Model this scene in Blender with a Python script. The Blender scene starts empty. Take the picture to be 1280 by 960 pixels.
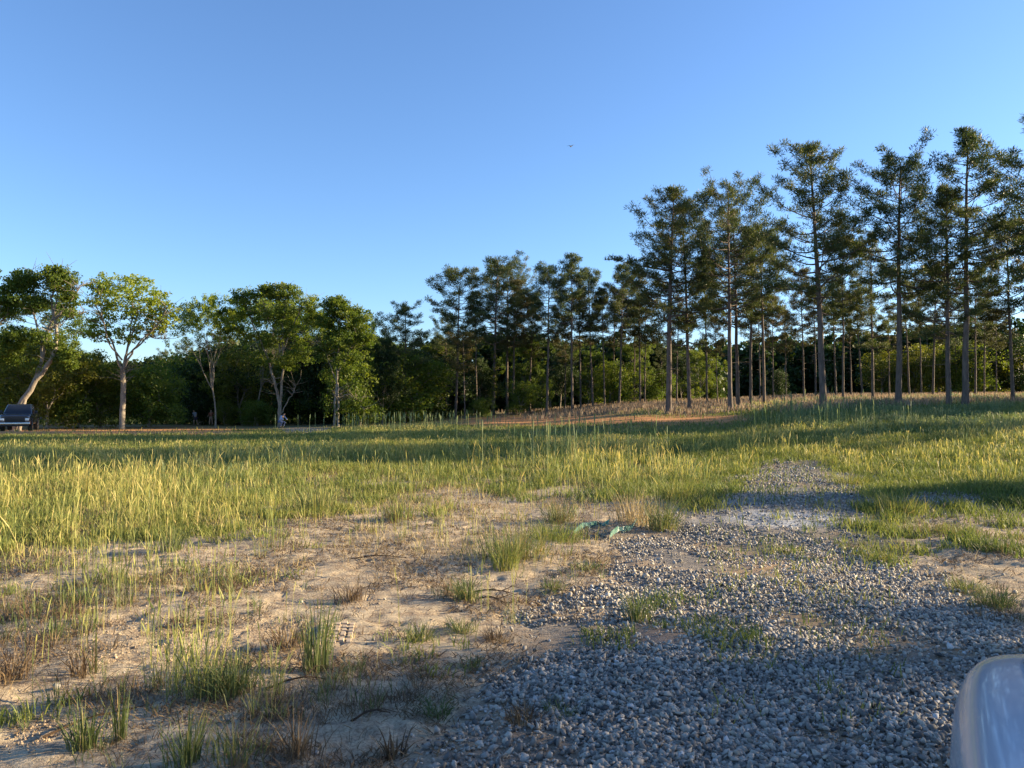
import bpy, bmesh, math, random
import numpy as np
from mathutils import Vector, Matrix, Euler
R = math.radians
sc = bpy.context.scene
COL = sc.collection
rng = np.random.default_rng(7)
random.seed(7)

# ------------------------------------------------------------------ camera / light
CAMZ = 1.65
PITCH = 1.67
F = 960.0
cam = bpy.data.cameras.new('camera'); cam.sensor_width = 36; cam.lens = 27.0
cam.clip_start = 0.05; cam.clip_end = 6000
cam.dof.use_dof = True; cam.dof.focus_distance = 16.0; cam.dof.aperture_fstop = 9
co = bpy.data.objects.new('camera', cam); COL.objects.link(co)
co.location = (0, 0, CAMZ); co.rotation_euler = (R(90+PITCH), 0, 0)
sc.camera = co

SUN_AZ = 78.0          # degrees clockwise from +Y
SUN_EL = 15.0
S = Vector((math.sin(R(SUN_AZ))*math.cos(R(SUN_EL)), math.cos(R(SUN_AZ))*math.cos(R(SUN_EL)), math.sin(R(SUN_EL))))
sl = bpy.data.lights.new('sun', 'SUN'); sl.energy = 5.0; sl.angle = R(0.53); sl.color = (1.0, 0.80, 0.50)
so = bpy.data.objects.new('sun', sl); COL.objects.link(so); so.rotation_euler = S.to_track_quat('Z', 'Y').to_euler()
w = bpy.data.worlds.new('World'); sc.world = w; w.use_nodes = True
wn = w.node_tree; bg = wn.nodes['Background']
sky = wn.nodes.new('ShaderNodeTexSky'); sky.sky_type = 'NISHITA'; sky.sun_disc = False
sky.sun_elevation = R(SUN_EL); sky.sun_rotation = R(SUN_AZ); sky.air_density = 1.0; sky.dust_density = 0.3; sky.ozone_density = 5.5
wb = wn.nodes.new('ShaderNodeMix'); wb.data_type = 'RGBA'; wb.blend_type = 'MULTIPLY'; wb.inputs[0].default_value = 1; wb.inputs[7].default_value = (1.09, .975, .95, 1)
wn.links.new(sky.outputs[0], wb.inputs[6]); wn.links.new(wb.outputs[2], bg.inputs[0]); bg.inputs[1].default_value = 0.094
sc.view_settings.view_transform = 'Standard'; sc.view_settings.look = 'None'
sc.view_settings.exposure = 1.72; sc.view_settings.gamma = 1.0
sc.render.engine = 'CYCLES'
sc.cycles.max_bounces = 6; sc.cycles.transparent_max_bounces = 4; sc.cycles.diffuse_bounces = 3
sc.cycles.use_denoising = True

# ------------------------------------------------------------------ noise
def _hash(ix, iy, seed):
    h = (ix.astype(np.int64)*374761393 + iy.astype(np.int64)*668265263 + seed*144665) & 0x7fffffff
    h = ((h ^ (h >> 13))*1274126177) & 0x7fffffff
    return ((h ^ (h >> 16)) & 0xffff)/65535.0
def vnoise(x, y, seed=0):
    x = np.asarray(x, float); y = np.asarray(y, float)
    ix = np.floor(x); iy = np.floor(y); fx = x-ix; fy = y-iy
    fx = fx*fx*(3-2*fx); fy = fy*fy*(3-2*fy)
    a = _hash(ix, iy, seed); b = _hash(ix+1, iy, seed); c = _hash(ix, iy+1, seed); d = _hash(ix+1, iy+1, seed)
    return (a*(1-fx)+b*fx)*(1-fy)+(c*(1-fx)+d*fx)*fy
def fbm(x, y, seed=0, o=4):
    s = 0; a = 1; t = 0
    for k in range(o):
        s = s+a*vnoise(x*2**k, y*2**k, seed+k*17); t += a; a *= .5
    return s/t
def sstep(a, b, x):
    t = np.clip((x-a)/(b-a), 0, 1); return t*t*(3-2*t)

# ------------------------------------------------------------------ terrain
TT = np.array([-.9, -.7, -.35, -.2, 0, .2, .45, .7, .95])
YY = np.array([0, 10, 20, 30, 42, 55, 70, 85, 120, 200, 400])
ZT = np.array([
 [0, 0, -.06, -.15, -.2, -.3, -.4, -.5, -.5, -.5, 0],
 [0, 0, -.06, -.15, -.2, -.3, -.4, -.5, -.5, -.5, 0],
 [0, 0, -.03, -.05, -.1, -.2, -.35, -.45, -.45, -.4, 0],
 [0, 0, 0, 0, -.02, -.1, -.2, -.35, -.3, 0, 0],
 [0, 0, .0, .02, .06, .14, .4, .72, .9, 1.1, 1.5],
 [0, 0, .03, .12, .35, .75, 1.35, 1.95, 2.5, 3.2, 4.5],
 [0, 0, .08, .4, 1.05, 1.8, 2.3, 2.7, 3.3, 4.0, 5],
 [0, 0, .12, .55, 1.3, 1.95, 2.45, 2.8, 3.4, 4.0, 5],
 [0, 0, .12, .55, 1.3, 1.95, 2.5, 2.9, 3.4, 4.0, 5]])
def bilin(t, y):
    t = np.clip(t, TT[0], TT[-1]-1e-6); y = np.clip(y, 0, YY[-1]-1e-6)
    i = np.clip(np.searchsorted(TT, t, side='right')-1, 0, len(TT)-2)
    j = np.clip(np.searchsorted(YY, y, side='right')-1, 0, len(YY)-2)
    a = (t-TT[i])/(TT[i+1]-TT[i]); b = (y-YY[j])/(YY[j+1]-YY[j])
    a = a*a*(3-2*a)
    return (ZT[i, j]*(1-a)+ZT[i+1, j]*a)*(1-b)+(ZT[i, j+1]*(1-a)+ZT[i+1, j+1]*a)*b
def gpx(x, y, z=0.0):
    """photo pixel (1280 wide) of a world point, used to lay out the ground zones"""
    c, s = math.cos(R(PITCH)), math.sin(R(PITCH))
    dz = z-CAMZ
    d = np.maximum(y*c+dz*s, .3); u = -y*s+dz*c
    return 640+F*x/d, 480-F*u/d
def terr(x, y):
    x = np.asarray(x, float); y = np.asarray(y, float)
    yy = np.maximum(y, 6)
    z = bilin(x/yy, np.maximum(y, 0))
    z = z+(fbm(x*.35, y*.35, 3, 3)-.5)*.16*sstep(1, 5, y)*sstep(70, 40, y)
    # gravel heap of fines
    z = z+.20*np.exp(-(((x-4.2)/2.6)**2+((y-12.6)/1.6)**2))
    z = z+.10*np.exp(-(((x-8.2)/1.8)**2+((y-13.5)/1.2)**2))
    # low red earth bank on the far left
    z = z+.25*np.exp(-(((x+38)/22)**2+((y-52)/3.0)**2))
    return z
def T1(x, y): return float(terr(np.array([x]), np.array([y]))[0])
def at(px, D):
    return (px-640)/F*D
def atpx(px, py):
    """ground point seen at a photo pixel (near, roughly level ground)"""
    for D in np.concatenate([np.arange(2.5, 20, .02), np.arange(20, 90, .1)]):
        x = (px-640)/F*D
        z = T1(x, D)
        if gpx(x, D, z)[1] <= py: return x, D, z
    return x, D, z

# ------------------------------------------------------------------ materials
def mat(name):
    m = bpy.data.materials.new(name); m.use_nodes = True
    return m, m.node_tree, m.node_tree.nodes['Principled BSDF']
def ramp(nt, fac, stops):
    r = nt.nodes.new('ShaderNodeValToRGB')
    while len(r.color_ramp.elements) < len(stops): r.color_ramp.elements.new(.5)
    for e, (p, c) in zip(r.color_ramp.elements, stops): e.position = p; e.color = (*c, 1)
    nt.links.new(fac, r.inputs[0]); return r.outputs[0]
def noise(nt, scale, detail=5, rough=.6, coord='Object', mapscale=None):
    tc = nt.nodes.new('ShaderNodeTexCoord'); n = nt.nodes.new('ShaderNodeTexNoise')
    n.inputs['Scale'].default_value = scale; n.inputs['Detail'].default_value = detail; n.inputs['Roughness'].default_value = rough
    src = tc.outputs[coord]
    if mapscale:
        mp = nt.nodes.new('ShaderNodeMapping'); mp.inputs['Scale'].default_value = mapscale
        nt.links.new(src, mp.inputs[0]); src = mp.outputs[0]
    nt.links.new(src, n.inputs['Vector']); return n.outputs[0]
def mixc(nt, fac, a, b, mode='MIX'):
    m = nt.nodes.new('ShaderNodeMix'); m.data_type = 'RGBA'; m.blend_type = mode
    for s, v in ((m.inputs[0], fac), (m.inputs[6], a), (m.inputs[7], b)):
        if isinstance(v, (int, float)): s.default_value = v
        elif isinstance(v, tuple): s.default_value = (*v, 1)
        else: nt.links.new(v, s)
    return m.outputs[2]
def attr(nt, name):
    a = nt.nodes.new('ShaderNodeAttribute'); a.attribute_name = name; return a
def math_(nt, op, a, b=0.0):
    m = nt.nodes.new('ShaderNodeMath'); m.operation = op
    for s, v in ((m.inputs[0], a), (m.inputs[1], b)):
        if isinstance(v, (int, float)): s.default_value = v
        else: nt.links.new(v, s)
    return m.outputs[0]
def bump(nt, bs, h, strength, dist):
    b = nt.nodes.new('ShaderNodeBump'); b.inputs['Strength'].default_value = strength; b.inputs['Distance'].default_value = dist
    nt.links.new(h, b.inputs['Height']); nt.links.new(b.outputs[0], bs.inputs['Normal'])
def simple(name, col, rough=.6, metal=0, var=.15, scale=8):
    m, nt, bs = mat(name)
    n = noise(nt, scale)
    c = ramp(nt, n, [(.3, tuple(v*(1-var) for v in col)), (.7, tuple(min(1, v*(1+var)) for v in col))])
    nt.links.new(c, bs.inputs['Base Color']); bs.inputs['Roughness'].default_value = rough; bs.inputs['Metallic'].default_value = metal
    return m
def leafmat(name, stops, trans=.35, tcol=None, spec=.25, nscale=.5):
    """foliage: per-leaf tint attribute 'tint' plus clump-scale hue variation"""
    m, nt, bs = mat(name)
    a = attr(nt, 'tint').outputs['Fac']
    n = noise(nt, nscale, 3)
    oi = nt.nodes.new('ShaderNodeObjectInfo')
    f = math_(nt, 'ADD', math_(nt, 'MULTIPLY', a, .55), math_(nt, 'MULTIPLY', n, .45))
    f = math_(nt, 'ADD', f, math_(nt, 'MULTIPLY', math_(nt, 'SUBTRACT', oi.outputs['Random'], .5), .18))
    c = ramp(nt, f, stops)
    nt.links.new(c, bs.inputs['Base Color']); bs.inputs['Roughness'].default_value = .55
    bs.inputs['Specular IOR Level'].default_value = spec
    tr = nt.nodes.new('ShaderNodeBsdfTranslucent')
    tc = mixc(nt, 1.0, c, tcol or (1.25, 1.2, .5), 'MULTIPLY')
    nt.links.new(tc, tr.inputs[0])
    mx = nt.nodes.new('ShaderNodeMixShader'); mx.inputs[0].default_value = trans
    nt.links.new(bs.outputs[0], mx.inputs[1]); nt.links.new(tr.outputs[0], mx.inputs[2])
    nt.links.new(mx.outputs[0], nt.nodes['Material Output'].inputs[0])
    return m
M = {}
M['pine'] = leafmat('pine_needles', [(.25, (.030, .054, .024)), (.5, (.068, .096, .036)), (.72, (.13, .135, .045)), (.85, (.19, .14, .06))], .32)
M['pine_gold'] = leafmat('pine_needles_dry', [(.25, (.030, .042, .016)), (.5, (.065, .070, .024)), (.72, (.12, .10, .035)), (.85, (.17, .11, .05))], .3)
M['leaf'] = leafmat('broad_leaves', [(.25, (.045, .080, .014)), (.5, (.095, .145, .024)), (.75, (.19, .22, .035))], .5)
M['leaf_bright'] = leafmat('young_leaves', [(.2, (.12, .19, .03)), (.5, (.22, .28, .04)), (.8, (.29, .32, .055))], .62)
M['leaf_yellow'] = leafmat('yellow_green_leaves', [(.2, (.06, .08, .015)), (.5, (.13, .15, .022)), (.8, (.22, .21, .04))], .45)
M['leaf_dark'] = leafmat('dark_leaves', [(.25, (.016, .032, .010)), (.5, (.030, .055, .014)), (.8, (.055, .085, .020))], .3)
M['grass_tall'] = leafmat('tall_grass_blades', [(.12, (.10, .14, .05)), (.36, (.20, .24, .075)), (.58, (.38, .36, .11)), (.82, (.58, .46, .19))], .4, (1.1, 1.05, .7), .2, .25)
M['grass_blue'] = leafmat('bluish_grass_blades', [(.15, (.06, .10, .045)), (.5, (.13, .19, .09)), (.82, (.26, .28, .13))], .35, (1.1, 1.05, .8), .2, .2)
M['grass_low'] = leafmat('low_grass_blades', [(.15, (.075, .11, .035)), (.40, (.15, .19, .05)), (.62, (.26, .27, .07)), (.82, (.38, .31, .14))], .35, (1.1, 1.05, .7), .2, .3)
M['grass_tuft'] = leafmat('tuft_blades', [(.15, (.05, .08, .03)), (.40, (.11, .145, .05)), (.62, (.20, .21, .08)), (.8, (.30, .20, .10))], .3, (1.1, 1.1, .7), .25, 3.)
M['weed'] = leafmat('dry_weeds', [(.2, (.075, .048, .03)), (.5, (.165, .11, .062)), (.8, (.30, .22, .12))], .15, (1., 1., 1.), .1, 2.)
M['sedge'] = leafmat('dry_broom_grass', [(.2, (.20, .15, .10)), (.5, (.34, .26, .18)), (.8, (.46, .36, .26))], .35, (1., .9, .8), .1, .3)
M['straw'] = leafmat('straw_thatch', [(.2, (.16, .11, .06)), (.5, (.32, .24, .12)), (.8, (.50, .40, .22))], .25, (1., .95, .8), .1, .8)
def barkmat(name, c1, c2, c3):
    m, nt, bs = mat(name)
    n = noise(nt, 6, 6, .7, 'Object', (1, 1, .25)); c = ramp(nt, n, [(.3, c1), (.5, c2), (.72, c3)])
    nt.links.new(c, bs.inputs['Base Color']); bs.inputs['Roughness'].default_value = .9
    bump(nt, bs, noise(nt, 14, 4, .6, 'Object', (1, 1, .2)), .8, .05); return m
M['bark_pine'] = barkmat('pine_bark', (.055, .042, .035), (.12, .09, .072), (.20, .145, .11))
M['bark'] = barkmat('grey_bark', (.10, .085, .065), (.22, .185, .145), (.36, .31, .24))

# ------------------------------------------------------------------ mesh helpers
def link(o, parent=None):
    COL.objects.link(o)
    if parent: o.parent = parent
    return o
def tag(o, label=None, cat=None, group=None, kind=None):
    if label: o['label'] = label
    if cat: o['category'] = cat
    if group: o['group'] = group
    if kind: o['kind'] = kind
    return o
def npmesh(name, V, Fc, n, m, tint=None, smooth=False, extra=None):
    """V (N,3), Fc (M,n) index array"""
    me = bpy.data.meshes.new(name)
    me.vertices.add(len(V)); me.vertices.foreach_set('co', np.asarray(V, np.float32).ravel())
    me.loops.add(Fc.size); me.loops.foreach_set('vertex_index', np.asarray(Fc, np.int32).ravel())
    me.polygons.add(len(Fc)); me.polygons.foreach_set('loop_start', np.arange(0, Fc.size, n, dtype=np.int32))
    if smooth: me.polygons.foreach_set('use_smooth', np.ones(len(Fc), bool))
    me.update(calc_edges=True)
    if tint is not None:
        a = me.attributes.new('tint', 'FLOAT', 'POINT'); a.data.foreach_set('value', np.asarray(tint, np.float32))
    for k, v in (extra or {}).items():
        a = me.attributes.new(k, 'FLOAT', 'POINT'); a.data.foreach_set('value', np.asarray(v, np.float32))
    me.materials.append(m)
    return me
def obj(name, me, parent=None):
    return link(bpy.data.objects.new(name, me), parent)
def empty(name, loc, rz=0):
    o = bpy.data.objects.new(name, None); o.location = loc; o.rotation_euler = (0, 0, rz); o.empty_display_size = .3
    return link(o)

class Tubes:
    def __init__(s): s.V = []; s.Q = []; s.n = 0
    def add(s, pts, rad, k=5):
        pts = np.asarray(pts, float); m = len(pts)
        tan = np.gradient(pts, axis=0); tan /= np.linalg.norm(tan, axis=1)[:, None]+1e-9
        ref = np.array([1., 0, 0]) if abs(tan[0][0]) < .7 else np.array([0, 1., 0])
        u = np.cross(tan, ref); u /= np.linalg.norm(u, axis=1)[:, None]+1e-9; v = np.cross(tan, u)
        a = np.arange(k)*2*np.pi/k
        ring = pts[:, None, :]+np.asarray(rad)[:, None, None]*(np.cos(a)[None, :, None]*u[:, None, :]+np.sin(a)[None, :, None]*v[:, None, :])
        s.V.append(ring.reshape(-1, 3))
        i = np.arange(m-1)[:, None]*k; j = np.arange(k)[None, :]; j2 = (j+1) % k
        q = np.stack([i+j, i+j2, i+k+j2, i+k+j], -1).reshape(-1, 4)+s.n
        s.Q.append(q); s.n += m*k
    def mesh(s, name, m):
        return npmesh(name, np.concatenate(s.V), np.concatenate(s.Q), 4, m, smooth=True)

def leaves(centres, spread, per, size, asp, rg, up=.3, tint_c=None, elong=False, squash=.75):
    """scattered leaf quads round each centre; centres (N,3)"""
    C = np.repeat(np.asarray(centres), per, 0); n = len(C)
    d = rg.normal(size=(n, 3)); d /= np.linalg.norm(d, axis=1)[:, None]
    sp = np.repeat(np.broadcast_to(np.asarray(spread, float), (len(centres),)), per)
    r = sp*rg.random(n)**.45
    off = d*r[:, None]; off[:, 2] *= squash
    P = C+off
    if elong:  # needles radiate
        ax = d+rg.normal(size=(n, 3))*.35; ax[:, 2] += up
    else:
        ax = rg.normal(size=(n, 3)); ax[:, 2] -= .1
    ax /= np.linalg.norm(ax, axis=1)[:, None]
    q = rg.normal(size=(n, 3)); sd = np.cross(ax, q); sd /= np.linalg.norm(sd, axis=1)[:, None]+1e-9
    L = size*(.6+.8*rg.random(n)); W = L*asp
    V = np.stack([P-ax*L[:, None]*.5, P+sd*W[:, None]*.5, P+ax*L[:, None]*.5, P-sd*W[:, None]*.5], 1).reshape(-1, 3)
    Q = np.arange(n*4).reshape(-1, 4)
    ct = np.repeat(tint_c if tint_c is not None else rg.random(len(centres)), per)
    t = np.clip(.55*ct+.45*rg.random(n), 0, 1)
    return V, Q, np.repeat(t, 4)

# ------------------------------------------------------------------ pines
def make_pine(seed, h, cb, rad, tr, lean=0., dens=1., shape='tall', m='pine', stubs=8, ivy=False):
    """cb = height where the live crown starts (fraction), rad = widest limb length"""
    rg = np.random.default_rng(seed); T = Tubes()
    zz = np.linspace(0, 1, 16); wob = np.cumsum(rg.normal(size=(16, 2))*.012*h/16*4, 0)*.35
    tx = wob[:, 0]+lean*h*zz**1.3; ty = wob[:, 1]
    tx -= tx[0]; ty -= ty[0]
    r = tr*.78*(1-zz*.93)**.75; r[0] *= 1.25
    pts = np.stack([tx, ty, zz*h-.15*(zz == 0)], 1); T.add(pts, r, 8)
    def tp(z): return np.array([np.interp(z, zz, tx), np.interp(z, zz, ty), z*h])
    cen = []; nl = int(54*dens); cb = max(.26, cb-.06)
    for i in range(nl):
        f = (i+rg.random())/nl
        z = cb+(1-cb)*f**.9*.985
        az = i*2.4+rg.normal()*.5
        if shape == 'tall': prof = (.50+.5*math.sin(min(1, f*1.25+.12)*math.pi*.62)) * (1-f)**.55*1.25
        elif shape == 'round': prof = math.sqrt(max(.02, 1-(f*1.05-.45)**2/.38))*.95
        else: prof = (1-f)**.8*1.15+.1
        L = rad*1.14*prof*(.35+1.0*rg.random())
        if L < .4: L = .4
        rise = .05+.55*f+rg.normal()*.22
        b = tp(z); d = np.array([math.cos(az), math.sin(az), 0])
        k = 6; s = np.linspace(0, 1, k)
        side = np.array([-d[1], d[0], 0])*rg.normal()*.12
        P = b+np.outer(s*L, d)+np.outer(s*s*L, side)+np.outer(L*(rise*s+.22*s*s*(1 if f > .2 else .3)-.08*np.sin(s*3)), [0, 0, 1])
        T.add(P, np.linspace(max(.02, tr*.22*(1-f)+.015), .012, k), 4)
        nb = max(2, int(L*2.1))
        for j in range(nb):
            s0 = .35+.65*(j+rg.random()*.8)/nb; s0 = min(1, s0)
            p0 = np.array([np.interp(s0, s, P[:, q]) for q in range(3)])
            a2 = az+rg.choice([-1, 1])*(.5+rg.random()*.7); l2 = (.25+.28*L*(1.15-s0))*(.6+rg.random()*.7)
            e = p0+np.array([math.cos(a2)*l2, math.sin(a2)*l2, l2*(.25+rg.random()*.4)])
            T.add(np.stack([p0, (p0+e)/2+[0, 0, -.03], e]), [.016, .012, .007], 3)
            cen.append(e); 
            if rg.random() < .6: cen.append((p0+e)/2+rg.normal(size=3)*.08)
        cen.append(P[-1]); cen.append(P[-1]-(P[-1]-P[-2])*.7)
    for q in range(7): cen.append(tp(1-.012*q)+rg.normal(size=3)*[.2, .2, .1])
    for i in range(stubs):     # dead lower stubs
        z = cb*(.45+.55*rg.random()); az = rg.random()*6.3; L = rad*(.15+.35*rg.random())
        b = tp(z); d = np.array([math.cos(az), math.sin(az), -.1+.3*rg.random()])
        P = np.stack([b, b+d*L*.5, b+d*L+[0, 0, -.08*L]]); T.add(P, [.03, .02, .008], 4)
        e = P[1]+np.array([math.cos(az+.8), math.sin(az+.8), .1])*L*.35
        T.add(np.stack([P[1], (P[1]+e)/2, e]), [.015, .011, .006], 3)
    cen = np.array(cen)
    V, Q, t = leaves(cen, .34+.18*rg.random(len(cen)), 46, .27, .15, rg, .45, None, True, .66)
    if ivy:
        zc = np.linspace(.03, .42, 70); c2 = np.array([tp(z)+rg.normal(size=3)*[.12, .12, .1] for z in zc])
    tm = T.mesh('trunk', M['bark_pine']); cm = npmesh('crown', V, Q, 4, M[m], t)
    im = None
    if ivy:
        V, Q, t = leaves(c2, .28, 26, .13, .8, rg); im = npmesh('ivy', V, Q, 4, M['leaf_yellow'], t)
    return h, tm, cm, im
def place_tree(proto, name, px, D, top_py, label, cat, group=None, rz=0, wide=1.0, hfac=None):
    h, tm, cm, im = proto
    x = at(px, D); z = T1(x, D)
    ht = CAMZ+(508-top_py)/F*D*1.0-z
    s = ht/h
    e = empty(name, (x, D, z), rz); e.scale = (s*wide, s*wide, s)
    q = random.Random(int(px*13)); e.rotation_euler = (R(q.uniform(-1.6, 1.6)), R(q.uniform(-1.6, 1.6)), rz)
    tag(e, label, cat, group)
    obj('trunk', tm, e); obj('crown', cm, e)
    if im: obj('ivy', im, e)
    return e

P = {
 'A': make_pine(11, 18, .42, 3.2, .30, -.02, 1.25, 'tall'),
 'B': make_pine(12, 18, .50, 3.3, .28, .0, 1.1, 'round'),
 'C': make_pine(13, 18, .36, 3.0, .27, -.02, 1.2, 'tall'),
 'D': make_pine(14, 18, .45, 2.9, .26, .0, 1.15, 'cone'),
 'E': make_pine(15, 16, .48, 2.3, .20, .01, .95, 'round', 'pine_gold'),
 'F': make_pine(16, 16, .55, 2.0, .17, .0, .8, 'tall', 'pine_gold'),
 'G': make_pine(17, 16, .58, 2.4, .19, -.01, .95, 'round'),
 'H': make_pine(18, 16, .62, 1.9, .17, .015, .75, 'cone'),
 'I': make_pine(19, 16, .50, 2.5, .22, -.01, 1., 'round', 'pine', 6, True),
 'J': make_pine(20, 12, .60, 1.6, .11, .0, .6, 'round', 'pine_gold'),
 'K': make_pine(21, 15, .30, 2.6, .2, .0, 1.1, 'round'),
}
pines = [  # px, D, top py, proto, rz, wide, label
 (1029, 53, 180, 'A', .3, 1.0, 'tall dark pine whose thick trunk stands alone left of the pair of tallest right-hand pines'),
 (1123, 52, 204, 'B', 1.0, 1.05, 'tall pine with rounded open top and bare pale grey trunk, between two narrower dark pines'),
 (1186, 51, 232, 'C', 2.0, 1.0, 'thick trunked dark pine directly left of the tallest pine on the right'),
 (1206, 50, 160, 'D', .5, 1.05, 'tallest pine of the row, narrow pointed top with sky between its side branches'),
 (1266, 55, 278, 'E', 1.5, 1.1, 'shorter golden tinged pine by the right edge of the photo with rounded crown'),
 (1322, 46, 130, 'A', 2.2, 1.0, 'pine cut by the right picture edge, only its needle tips showing against the sky'),
 (836, 62, 236, 'A', 3.4, 1.1, 'large pine with one long low limb reaching left, heading the tall right-hand row'),
 (862, 64, 256, 'C', 1.1, .85, 'dark trunked pine close to the right of the pine with the long left limb'),
 (913, 60, 236, 'B', 2.6, .92, 'tall straight pine with layered crown, in the middle between the two crown gaps of sky'),
 (923, 66, 262, 'D', 4.1, .95, 'pine tucked close behind the right side of the tall straight layered pine'),
 (938, 70, 285, 'E', 0.2, .95, 'mid height pine behind the gap right of the tall layered pine'),
 (955, 63, 296, 'G', 1.9, 1.0, 'pine with drooping olive crown just left of the thick dark trunk'),
 (897, 74, 398, 'J', 1.2, 1.0, 'small slender pine with thin golden crown against the pale sky gap'),
 (967, 78, 370, 'F', 2.8, .9, 'thin pine with short crown far behind the layered pine'),
 (983, 80, 392, 'J', 3.8, .9, 'thin bare stemmed pine in front of the distant dark wood'),
 (1005, 74, 338, 'F', .8, 1.0, 'slender pine standing in sky gap left of the thick dark trunk'),
 (1045, 72, 345, 'H', 1.4, 1.0, 'slim dark pine just right of the thick dark trunk'),
 (1054, 60, 305, 'G', 3.1, .9, 'dark dense pine second right of the thick dark trunk'),
 (1064, 78, 372, 'J', 5.0, 1.1, 'thin pine third right of the thick dark trunk, far back'),
 (1091, 60, 292, 'C', 4.6, .8, 'dark pine with heavy low limbs left of the round topped pine'),
 (1112, 80, 382, 'F', 2.1, 1.0, 'slender far pine showing just left of the bare pale grey trunk'),
 (1137, 76, 348, 'H', 3.3, 1.0, 'slender far pine just right of the bare pale grey trunk'),
 (1166, 70, 330, 'E', 5.2, .95, 'middle distance pine left of the thick trunk beside the tallest pine'),
 (1219, 70, 344, 'G', .9, 1.0, 'middle distance pine just right of the tallest pine'),
 (1230, 76, 366, 'F', 4.4, 1.0, 'thin pine second right of the tallest pine'),
 (1246, 84, 388, 'J', 2.4, 1.1, 'far thin pine left of the shorter golden pine at the edge'),
 (569, 82, 344, 'G', 2.2, 1.15, 'leftmost tall pine of the middle row with pale sunlit trunk'),
 (581, 78, 418, 'J', .4, 1.3, 'short thin trunked pine with flat brownish crown beside the leftmost middle pine'),
 (558, 92, 392, 'K', 1.3, .8, 'low dark pine filling in left of the middle row'),
 (616, 84, 328, 'I', 1.7, 1.1, 'pine with green ivy climbing its sunlit trunk'),
 (634, 89, 334, 'B', 3.9, .85, 'pine directly right of the ivy clad trunk, joined to it at the crown'),
 (642, 87, 350, 'F', 2.9, 1.1, 'thinner pine second right of the ivy clad trunk'),
 (684, 82, 340, 'G', 4.2, 1.1, 'rounded dark pine alone in the middle of the centre row'),
 (706, 92, 396, 'F', 5.5, 1.0, 'thin back row pine between the rounded dark pine and the pointed pine'),
 (715, 82, 320, 'H', 1.6, 1.05, 'pointed pine with brownish flat lower limbs in the centre row'),
 (741, 86, 345, 'G', .7, .92, 'pine right beside the pointed pine with brownish lower limbs'),
 (767, 90, 360, 'F', 3.6, .9, 'thin back row pine beside the pale topped pine of the centre row'),
 (774, 84, 332, 'H', 5.8, 1.1, 'pale topped pine, third right of the pointed pine'),
 (793, 90, 378, 'J', 2.7, 1.2, 'slim back row pine with leaning stem left of the paired thin stems'),
 (800, 86, 340, 'F', 4.9, 1.1, 'sunlit golden topped slender pine left of the long limbed pine'),
 (806, 86, 370, 'J', 1.9, 1.1, 'thin pine stem touching the golden topped slender pine'),
 (828, 88, 420, 'K', .6, .7, 'low pine half hidden behind the trunk of the long limbed pine'),
 (846, 84, 372, 'F', 3.0, 1.0, 'thin pine between the long limbed pine and its dark trunked neighbour'),
 (507, 80, 383, 'K', 3.2, 1.1, 'lone rounded blue green pine left of the middle row'),
 (1020, 88, 360, 'F', 1.1, 1.1, 'far pine filling the gap close left of the thick dark trunk'),
 (1078, 86, 352, 'H', 2.3, 1.1, 'far slim pine left of the dark pine with heavy low limbs'),
 (1152, 84, 356, 'G', 3.1, .9, 'far rounded pine between the bare pale grey trunk and the thick trunk'),
 (1196, 88, 366, 'K', 1.9, .7, 'far dark pine glimpsed between the thick trunk and the tallest pine'),
 (950, 88, 372, 'J', .3, 1.2, 'far thin pine behind the pine with drooping olive crown'),
 (884, 82, 330, 'H', 4.3, .9, 'slim dark pine left of the tall straight layered pine'),
 (756, 84, 362, 'H', 2.9, .9, 'slim dark pine left of the pale topped pine'),
 (662, 90, 372, 'F', 4.7, 1.0, 'thin dark pine left of the rounded dark pine in the centre row'),
 (596, 88, 366, 'H', .9, .9, 'slim dark pine left of the ivy clad trunk'),
 (726, 88, 368, 'J', 1.3, 1.3, 'small thin pine right behind the pointed pine'),
 (232, 96, 428, 'K', 2.0, .8, 'dark rounded pine behind the sandy track, right of the pale vase shaped tree'),
 (204, 100, 440, 'K', 4.4, .8, 'low dark pine just right of the pale vase shaped trunk'),
 (274, 90, 420, 'E', 5.1, 1.3, 'olive brown pine behind the sparse broadleaf tree with two people in front'),
 (375, 86, 408, 'G', 1.4, 1.4, 'brown trunked pine behind the standing person in dark clothes'),
 (338, 94, 412, 'K', .9, .8, 'dark pine behind the forked broadleaf tree'),
 (448, 92, 430, 'E', 2.5, 1.3, 'reddish trunked pine with drooping crown right of the double pale trunk'),
 (112, 92, 455, 'E', 3.5, 1.4, 'dusky olive pine between the leaning tree and the pale vase shaped tree'),
]
for (px, D, top, k, rz, wd, lab) in pines:
    place_tree(P[k], 'pine_tree', px, D, top, lab, 'pine tree', 'pines edging the field', rz, wd)
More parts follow.
